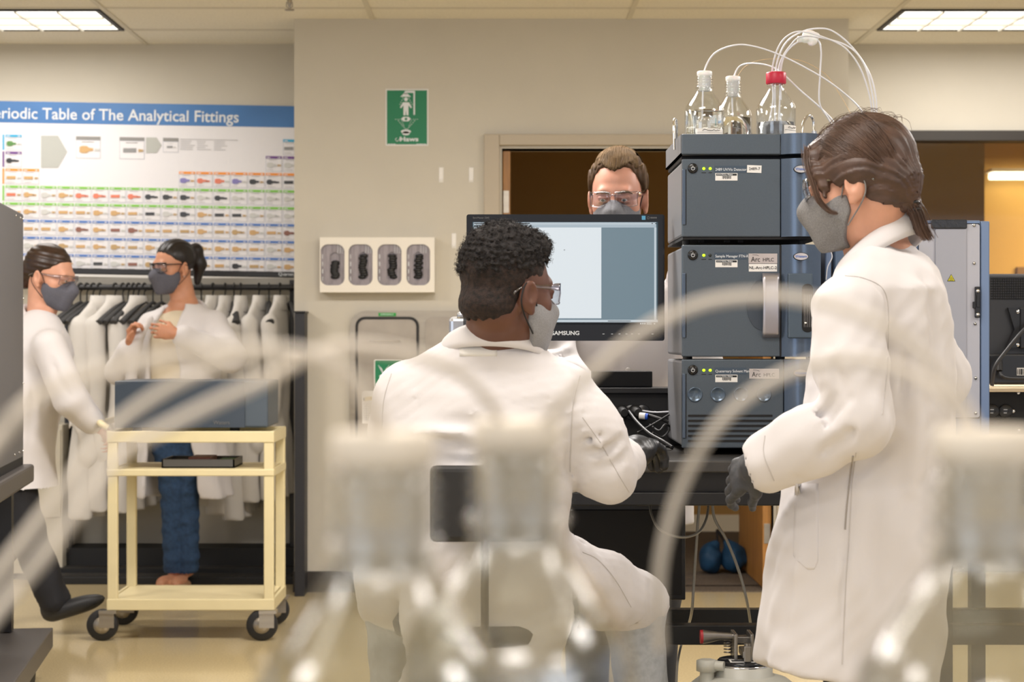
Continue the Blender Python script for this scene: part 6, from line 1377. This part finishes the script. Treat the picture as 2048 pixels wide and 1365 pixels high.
F.build('trousers', mat('dark_trousers', '20222b', .8), pw)
for q in (-1, 1): shoe(pw, A(.78, 3.81, .078)+lw*.1*q, fw, mat('dark_shoe', '202022', .5))
# ================= rear man =================
M_SK3 = skin('pink_skin', 'c18c77')
pr_ = thing('rear_person', 'person with slicked brown hair, grey mask and clear glasses standing behind the monitor', 'person', (.36, 5.42, 0))
h3 = Head(W(1236, 394, 5.42), (-.20, -.97, -.16), k=1.0)
neck3 = W(1246, 505, 5.5); lo, hi = h3.box(.15)
F = Field((.0, 5.16, 0), (.75, 5.75, 1.76), .016, fine=[(lo, hi, .0032)])
add_head(F, h3, neck3, .06, wide=1.04)
s3L, e3L, w3L = W(1380, 560, 5.45), W(1400, 730, 5.42), W(1330, 860, 5.28)
s3R, e3R, w3R = W(1120, 560, 5.45), W(1100, 712, 5.32), W(1180, 800, 5.20)
F.loft([(.85, .36, 5.5, .15, .1, 0), (1.1, .36, 5.5, .15, .1, 0), (1.3, .36, 5.5, .17, .1, 0), (1.40, .36, 5.5, .08, .07, 0)], k=.05)
F.chain([s3L, e3L, w3L], [.05, .04, .03], .03).chain([s3R, e3R, w3R], [.05, .04, .03], .03); hand(F, w3R, (.9, -.3, -.2), (0, 0, -1), side=-1, curl=(.4, .4, .4)); hand(F, w3L, (-.5, -.4, -.6), (0, .3, -1), curl=(.4, .4, .4))
for q in (-1, 1): leg(F, (.36+.09*q, 5.5, .88), (.36+.1*q, 5.47, .48), (.36+.1*q, 5.5, .09), (.1, .06, .042)); F.ell((.36+.1*q, 5.46, .035), (.045, .11, .035), k=.02)
F.build('body', M_SK3, pr_); eyes(h3, pr_, mat('iris_grey', '5a5f60', .2)); M_HR3 = mat('slicked_brown_hair', '4a3828', .65, spec=.15, noise=.4, nscale=35); brows(h3, pr_, mat('brow_brown', '5c4330', .8))
F = Field(lo-.02, hi+.02, .0034); F.ell(h3.p(0, -.022, .050), (.082, .100, .092), h3.R); 
for q in (-1, 1): F.ell(h3.p(q*.073, -.002, .035), (.012, .035, .05), h3.R, .02)
F.f += 0
def hl3(x, y, z): ax = np.abs(x); return .022*np.exp(-((ax-.042)/.018)**2)*(y > .02)-.012*np.exp(-(ax/.016)**2)*(y > .02)
hairline(h3, F, [-.15, -.05, -.03, -.005, .02, .035, .06, .085, .12], [-.08, -.06, .0, .02, .022, .045, .085, .098, .12], hl3)
F.warp(lambda X, Y, Z: .0020*np.sin(h3.local(X, Y, Z)[0]*420+2*np.sin(h3.local(X, Y, Z)[1]*50))); hr3 = F.build('hair', M_HR3, pr_, clean=150)
RS = np.random.RandomState(4); paths = []
for i in range(1500):
    x0 = RS.uniform(-.070, .070); ax = abs(x0); p0 = A(x0, .075-.45*ax-.02*math.exp(-((ax-.042)/.018)**2)+RS.uniform(-.02, .004), .088+.010*math.exp(-((ax-.042)/.018)**2)-.004*math.exp(-(ax/.016)**2)); pts = []
    for t in np.linspace(0, 1, 10):
        p = p0+A(x0*.35*t, -.15*t, .09*math.sin(math.pi*min(1, t*1.2))); c = A(0, -.022, .050); r = A(.083, .101, .094)+.003*RS.rand()*0+.0035*math.sin(t*3); q = (p-c)/r; pts.append(h3.p(*(c+(p-c)/np.linalg.norm(q))))
    paths.append(np.array(pts)+RS.normal(size=3)*.0006)
for q in (-1, 1):
    for i in range(450):
        z0 = RS.uniform(.0, .10); p0 = A(q*.082, RS.uniform(.01, .035), z0); pts = []
        for t in np.linspace(0, 1, 8):
            p = p0+A(0, -.09*t, -.01*t); c = A(0, -.022, .050); r = A(.084, .101, .094)+.002; k_ = (p-c)/r; pts.append(h3.p(*(c+(p-c)/np.linalg.norm(k_))))
        paths.append(np.array(pts))
strands(h3, None, paths, .0006, 'hair_strands', mat('hair_highlight', '5e4a30', .7, spec=.15, noise=.4, nscale=25), hr3)
mask(h3, pr_, M_MASK); glasses(h3, pr_, M_CLEARF)
F = Field((-.02, 5.12, .60), (.78, 5.74, 1.46), .010)
F.loft([(.665, .36, 5.5, .22, .16, 0), (.9, .36, 5.5, .20, .15, 0), (1.1, .36, 5.5, .195, .14, 0), (1.28, .36, 5.5, .20, .13, 0), (1.36, .36, 5.5, .15, .10, 0), (1.41, .36, 5.51, .085, .08, 0)], k=.03)
F.chain([s3L, e3L, w3L], [.07, .062, .052], .03).chain([s3R, e3R, w3R], [.07, .066, .052], .03)
CR([(1090, 735, 5.26), (1130, 712, 5.25), (1165, 700, 5.28)], .014, .012); CR([(1085, 700, 5.26), (1120, 690, 5.26), (1150, 665, 5.3)], .014, .012); CR([(1100, 755, 5.24), (1140, 745, 5.22), (1170, 735, 5.2)], .012, .010)
CR([(1163, 640, 5.36), (1162, 700, 5.34), (1168, 760, 5.34)], .02, .010); CR([(1243, 600, 5.36), (1243, 680, 5.36), (1243, 776, 5.36)], .008, .006)
F.warp(lambda X, Y, Z: wrinkle(X, Y, Z, 17, 22, .003)+wrinkle(X, Y, Z, 3, 60, .001)); F.build('lab_coat', M_COATP, pr_)
collar(pr_, W(1246, 492, 5.5), (-.1, -1, 0), .075, .11, .045, .10, op=2.5)
MB().lathe([(.0001, .001), (.006, .001), (.008, .003), (.007, .005), (.0001, .004)], W(1256, 741, 5.355), 20, R=RX).build('coat_button', mat('pearl_button', 'dcd8d4', .2), pr_)
F = Field((.15, 5.3, .08), (.6, 5.7, .95), .014)
for q in (-1, 1): leg(F, (.36+.09*q, 5.5, .88), (.36+.1*q, 5.47, .48), (.36+.1*q, 5.5, .12), (.115, .075, .06))
F.build('trousers', mat('grey_trousers', '3d3f45', .8), pr_)
for q in (-1, 1): shoe(pr_, (.36+.1*q, 5.5, .078), (-.05*q, -1, 0), mat('dark_shoe', '202022', .5))
# ================= woman at the coat rack =================
d4 = 8.98; M_SK4 = skin('tan_skin', 'c98f70')
pb_ = thing('person_at_coat_rack', 'person with black ponytail in blue jeans pulling on a white lab coat by the rack', 'person', W(350, 1168, d4))
h4 = Head(W(347, 534, d4), (-.72, -.68, -.10), k=1.0); neck4 = W(372, 607, d4+.04); lo, hi = h4.box(.14)
sL4, eL4, wL4 = W(428, 650, d4+.03), W(462, 712, d4-.12), W(352, 668, d4-.28)
sR4, eR4, wR4 = W(302, 650, d4+.0), W(240, 742, d4-.04), W(262, 690, d4-.18)
x4 = WX(358, d4)
F = Field((x4-.42, d4-.42, 0), (x4+.42, d4+.28, 1.70), .016, fine=[(lo, hi, .0042), (A(*wR4)-A(.10, .08, .06), A(*wR4)+A(.08, .08, .12), .005)])
add_head(F, h4, neck4, .05, jaw=.95)
F.loft([(.86, x4, d4+.02, .15, .12, 0), (1.0, x4, d4+.02, .13, .11, 0), (1.2, x4, d4+.02, .14, .11, 0), (1.33, x4, d4+.03, .13, .09, 0), (1.38, x4+.01, d4+.03, .06, .06, 0)], k=.05)
F.chain([sL4, eL4, wL4], [.045, .036, .026], .03).chain([sR4, eR4, wR4], [.045, .036, .026], .03)
hand(F, A(*wR4), (.05, -.15, .6), (.8, -.3, .0), side=1, s=.92, curl=(.7, .9, .8), r=.0092); hand(F, wL4, (-.9, -.2, .15), (.2, .95, -.1), side=1, s=.92, curl=(.6, .7, .6), r=.0092)
for q, kx_, ax_ in ((-1, -.045, -.04), (1, .055, .055)): leg(F, (x4+.07*q, d4+.03, .85), (x4+kx_*.75, d4, .48), (x4+ax_*.75, d4+.03, .09), (.07, .038, .034)); F.ell((x4+ax_*.75-.03, d4-.05, .035), (.04, .10, .032), k=.02)
F.build('body', M_SK4, pb_); eyes(h4, pb_); M_HR4 = mat('black_straight_hair', '1c1512', .35, noise=.3, nscale=40); brows(h4, pb_, M_HR4)
F = Field(lo-.06, hi+.06, .0048); F.ell(h4.p(0, -.020, .046), (.081, .102, .090), h4.R)
hairline(h4, F, [-.15, -.05, -.02, 0, .03, .055, .085, .12], [-.07, -.055, -.02, .02, .035, .06, .082, .11])
F.chain([h4.p(0, -.10, .075), h4.p(0, -.135, .07), h4.p(.0, -.15, .0), h4.p(0, -.13, -.085)], [.024, .034, .034, .016], .015)
F.warp(lambda X, Y, Z: .0012*np.sin(h4.local(X, Y, Z)[0]*300)); F.build('ponytail_hair', M_HR4, pb_)
mask(h4, pb_, mat('slate_mask', '5c5c66', .9, noise=.15, nscale=300)); glasses(h4, pb_, mat('dark_glasses_frame', '1d1b20', .2), dark=True)
MB().ell(h4.p(-.080, -.004, -.048), (.004, .004, .004), n=8).build('earring', M_CHROME, pb_)
# beige shirt with navy collar
F = Field((x4-.22, d4-.16, .82), (x4+.22, d4+.2, 1.42), .009); F.loft([(.88, x4, d4+.02, .165, .135, 0), (1.0, x4, d4+.02, .145, .125, 0), (1.2, x4-.01, d4+.02, .155, .135, 0), (1.32, x4, d4+.03, .14, .10, 0), (1.37, x4+.01, d4+.03, .06, .065, 0)], k=.03)
F.crease([W(300, 742, d4-.11), W(330, 728, d4-.12), W(368, 722, d4-.11)], .01, .012); F.build('shirt', mat('beige_shirt', 'd8cbb2', .85), pb_)
collar(pb_, W(372, 606, d4+.03), (-.5, -.86, 0), .056, .085, .05, .12, op=2.7, name='navy_collar', m=mat('navy_cloth', '1c2440', .8), point=.07)
F = Field((x4-.48, d4-.44, .42), (x4+.48, d4+.30, 1.46), .0098)
F.loft([(.44, x4+.02, d4+.06, .235, .17, 0), (.62, x4+.01, d4+.05, .225, .17, 0), (.9, x4, d4+.04, .20, .165, 0), (1.1, x4, d4+.03, .20, .16, 0), (1.25, x4, d4+.03, .195, .15, 0), (1.33, x4+.005, d4+.03, .16, .115, 0), (1.38, x4+.015, d4+.035, .09, .085, 0)], k=.03, wob=lambda a, Z: .05*np.sin(a*8+2)*np.clip((.95-Z)*2.0, 0, 1))
# open front
def opening(X, Y, Z):
    c = np.interp(np.asarray(Z).ravel(), [.4, .62, .9, 1.1, 1.25, 1.36], [x4-.02, x4-.02, x4-.05, x4-.06, x4-.07, x4-.01]).reshape(np.asarray(Z).shape)
    wd = np.interp(np.asarray(Z).ravel(), [.4, .62, .9, 1.1, 1.25, 1.38], [.14, .12, .075, .07, .05, .05]).reshape(np.asarray(Z).shape)
    return np.maximum(np.abs(X-c)-wd, (Y-(d4-.02)))
sl, X, Y, Z = F.region([-99]*3, [99]*3); F.comb(sl, opening(X, Y, Z), .01, 'carve')
sl, X, Y, Z = F.region([-99]*3, [99]*3); F.comb(sl, np.maximum(((X-x4)/.165)**2+((Y-(d4+.03))/.13)**2-1, 0)*.12+np.maximum(Z-.9, 0)*9-.0001+(-.02), .01, 'carve')
F.chain([sL4, eL4, A(*wL4)*.86+A(*eL4)*.14], [.068, .070, .056], .03).chain([sR4, eR4, A(*wR4)*.8+A(*eR4)*.2], [.062, .066, .055], .03)
F.chain([W(300, 640, d4-.12), W(268, 690, d4-.17), W(262, 760, d4-.14), W(285, 850, d4-.12)], [.02, .03, .022, .02], .03)
F.warp(lambda X, Y, Z: wrinkle(X, Y, Z, 19, 28, .006)); F.build('lab_coat', M_COATP, pb_, clean=300)
collar(pb_, W(376, 598, d4+.035), (-.5, -.86, 0), .070, .105, .055, .16, op=2.4, point=.06)
F = Field((x4-.26, d4-.2, .07), (x4+.26, d4+.2, .98), .009)
for q, kx_, ax_ in ((-1, -.045, -.04), (1, .055, .055)): leg(F, (x4+.07*q, d4+.03, .86), (x4+kx_*.75, d4, .48), (x4+ax_*.75, d4+.03, .10), (.10, .058, .050), .008)
F.warp(lambda X, Y, Z: wrinkle(X, Y, Z, 25, 50, .004, (.5, .5, 2))); F.build('jeans', M_JEAN, pb_)
for ax_ in (-.04, .055): MB().ell((x4+ax_*.75-.02, d4-.05, .022), (.042, .125, .022), n=18).build('flat_shoe', mat('tan_flat', 'b08a6a', .5), pb_)
# ================= person pushing the cart =================
d5 = 7.66; pc_ = thing('person_pushing_cart', 'person with brown hair and white lab coat leaning forward to push the cart', 'person', (WX(60, d5), d5, 0))
h5 = Head(W(100, 553, d5), (.93, -.28, -.22), k=1.0); neck5 = W(80, 625, d5+.01); lo, hi = h5.box(.14)
sN, eN, wN = W(98, 690, d5-.17), W(140, 800, d5-.19), W(192, 852, d5-.12)
sF, eF, wF = W(72, 682, d5+.17), W(135, 780, d5+.17), W(192, 845, d5+.08)
hip = A(*W(20, 915, d5)); M_SK5 = skin('fair_skin', 'd39c82')
kN, aN = W(48, 1055, d5-.09), W(108, 1200, d5-.09); kF, aF = W(8, 1080, d5+.09), W(-62, 1205, d5+.09)
F = Field((WX(-130, d5), d5-.32, 0.0), (WX(235, d5), d5+.34, 1.66), .016, fine=[(lo, hi, .0042)])
add_head(F, h5, neck5, .05, jaw=.95)
F.cap(hip+A(0, 0, .02), A(*W(72, 700, d5)), .13, .12, .04, sq=((0, 1, 0), .85)).cap(sN, sF, .05, .05, .05)
F.chain([sN, eN, wN], [.045, .036, .026], .03).chain([sF, eF, wF], [.045, .036, .026], .03)
hand(F, wN, (.75, .1, -.65), (.2, 0, -1), side=-1, s=.92, curl=(.8, .9, .7)); hand(F, wF, (.75, .1, -.65), (.2, 0, -1), side=1, s=.92, curl=(.8, .9, .7))
leg(F, hip-A(0, .09, 0), kN, aN, (.1, .055, .04)); leg(F, hip+A(0, .09, 0), kF, aF, (.1, .055, .04)); F.build('body', M_SK5, pc_); eyes(h5, pc_)
M_HR5 = mat('dark_brown_hair', '352318', .4, noise=.35, nscale=35); F = Field(lo-.06, hi+.04, .0048); F.ell(h5.p(0, -.020, .046), (.081, .102, .090), h5.R)
hairline(h5, F, [-.15, -.05, -.02, 0, .03, .055, .085, .12], [-.07, -.055, -.02, .02, .035, .06, .082, .11]); F.cap(h5.p(0, -.10, -.0), h5.p(0, -.115, -.04), .045, .04, .02)
F.warp(lambda X, Y, Z: .0014*np.sin(h5.local(X, Y, Z)[2]*300)); F.build('bun_hair', M_HR5, pc_); mask(h5, pc_, mat('slate_mask', '5c5c66', .9, noise=.15, nscale=300)); glasses(h5, pc_, M_CLEARF)
F = Field((WX(-120, d5), d5-.34, .60), (WX(230, d5), d5+.36, 1.44), .0098)
F.chain([A(*W(28, 1010, d5)), hip+A(0, 0, .03), A(*W(60, 780, d5)), A(*W(76, 700, d5)), A(*W(82, 655, d5))], [.19, .165, .15, .14, .08], .04, sq=((0, 1, 0), .88)); F.cap(sN, sF, .062, .062, .05)
F.chain([sN, eN, A(*wN)*.85+A(*eN)*.15], [.070, .066, .055], .02).chain([sF, eF, A(*wF)*.85+A(*eF)*.15], [.068, .064, .055], .02)
F.crease([W(105, 720, d5-.24), W(118, 760, d5-.25), W(140, 790, d5-.25)], .014, .012); F.crease([W(60, 740, d5-.15), W(66, 830, d5-.16), W(60, 930, d5-.17)], .014, .014); F.crease([W(90, 770, d5-.13), W(95, 850, d5-.14), W(88, 940, d5-.15)], .014, .012)
F.plane(W(0, 985, d5), (-.15, 0, -1), .004); F.warp(lambda X, Y, Z: wrinkle(X, Y, Z, 44, 28, .006)); F.build('lab_coat', M_COATP, pc_)
collar(pc_, W(80, 608, d5+.01), (.93, -.28, 0), .066, .095, .05, .12, op=2.4, point=.05)
F = Field((WX(-140, d5), d5-.25, .1), (WX(170, d5), d5+.25, .95), .010); leg(F, hip-A(0, .09, 0), kN, aN, (.115, .08, .065)); leg(F, hip+A(0, .09, 0), kF, aF, (.115, .08, .065)); F.warp(lambda X, Y, Z: wrinkle(X, Y, Z, 6, 40, .004)); F.build('trousers', mat('black_trousers', '17171c', .8), pc_)
shoe(pc_, A(*aN)+A(0, 0, -.01), (.93, -.1, .30), mat('dark_shoe', '202022', .5)); shoe(pc_, A(*aF), (.9, 0, -.5), mat('dark_shoe', '202022', .5))
bpy.context.view_layer.update()
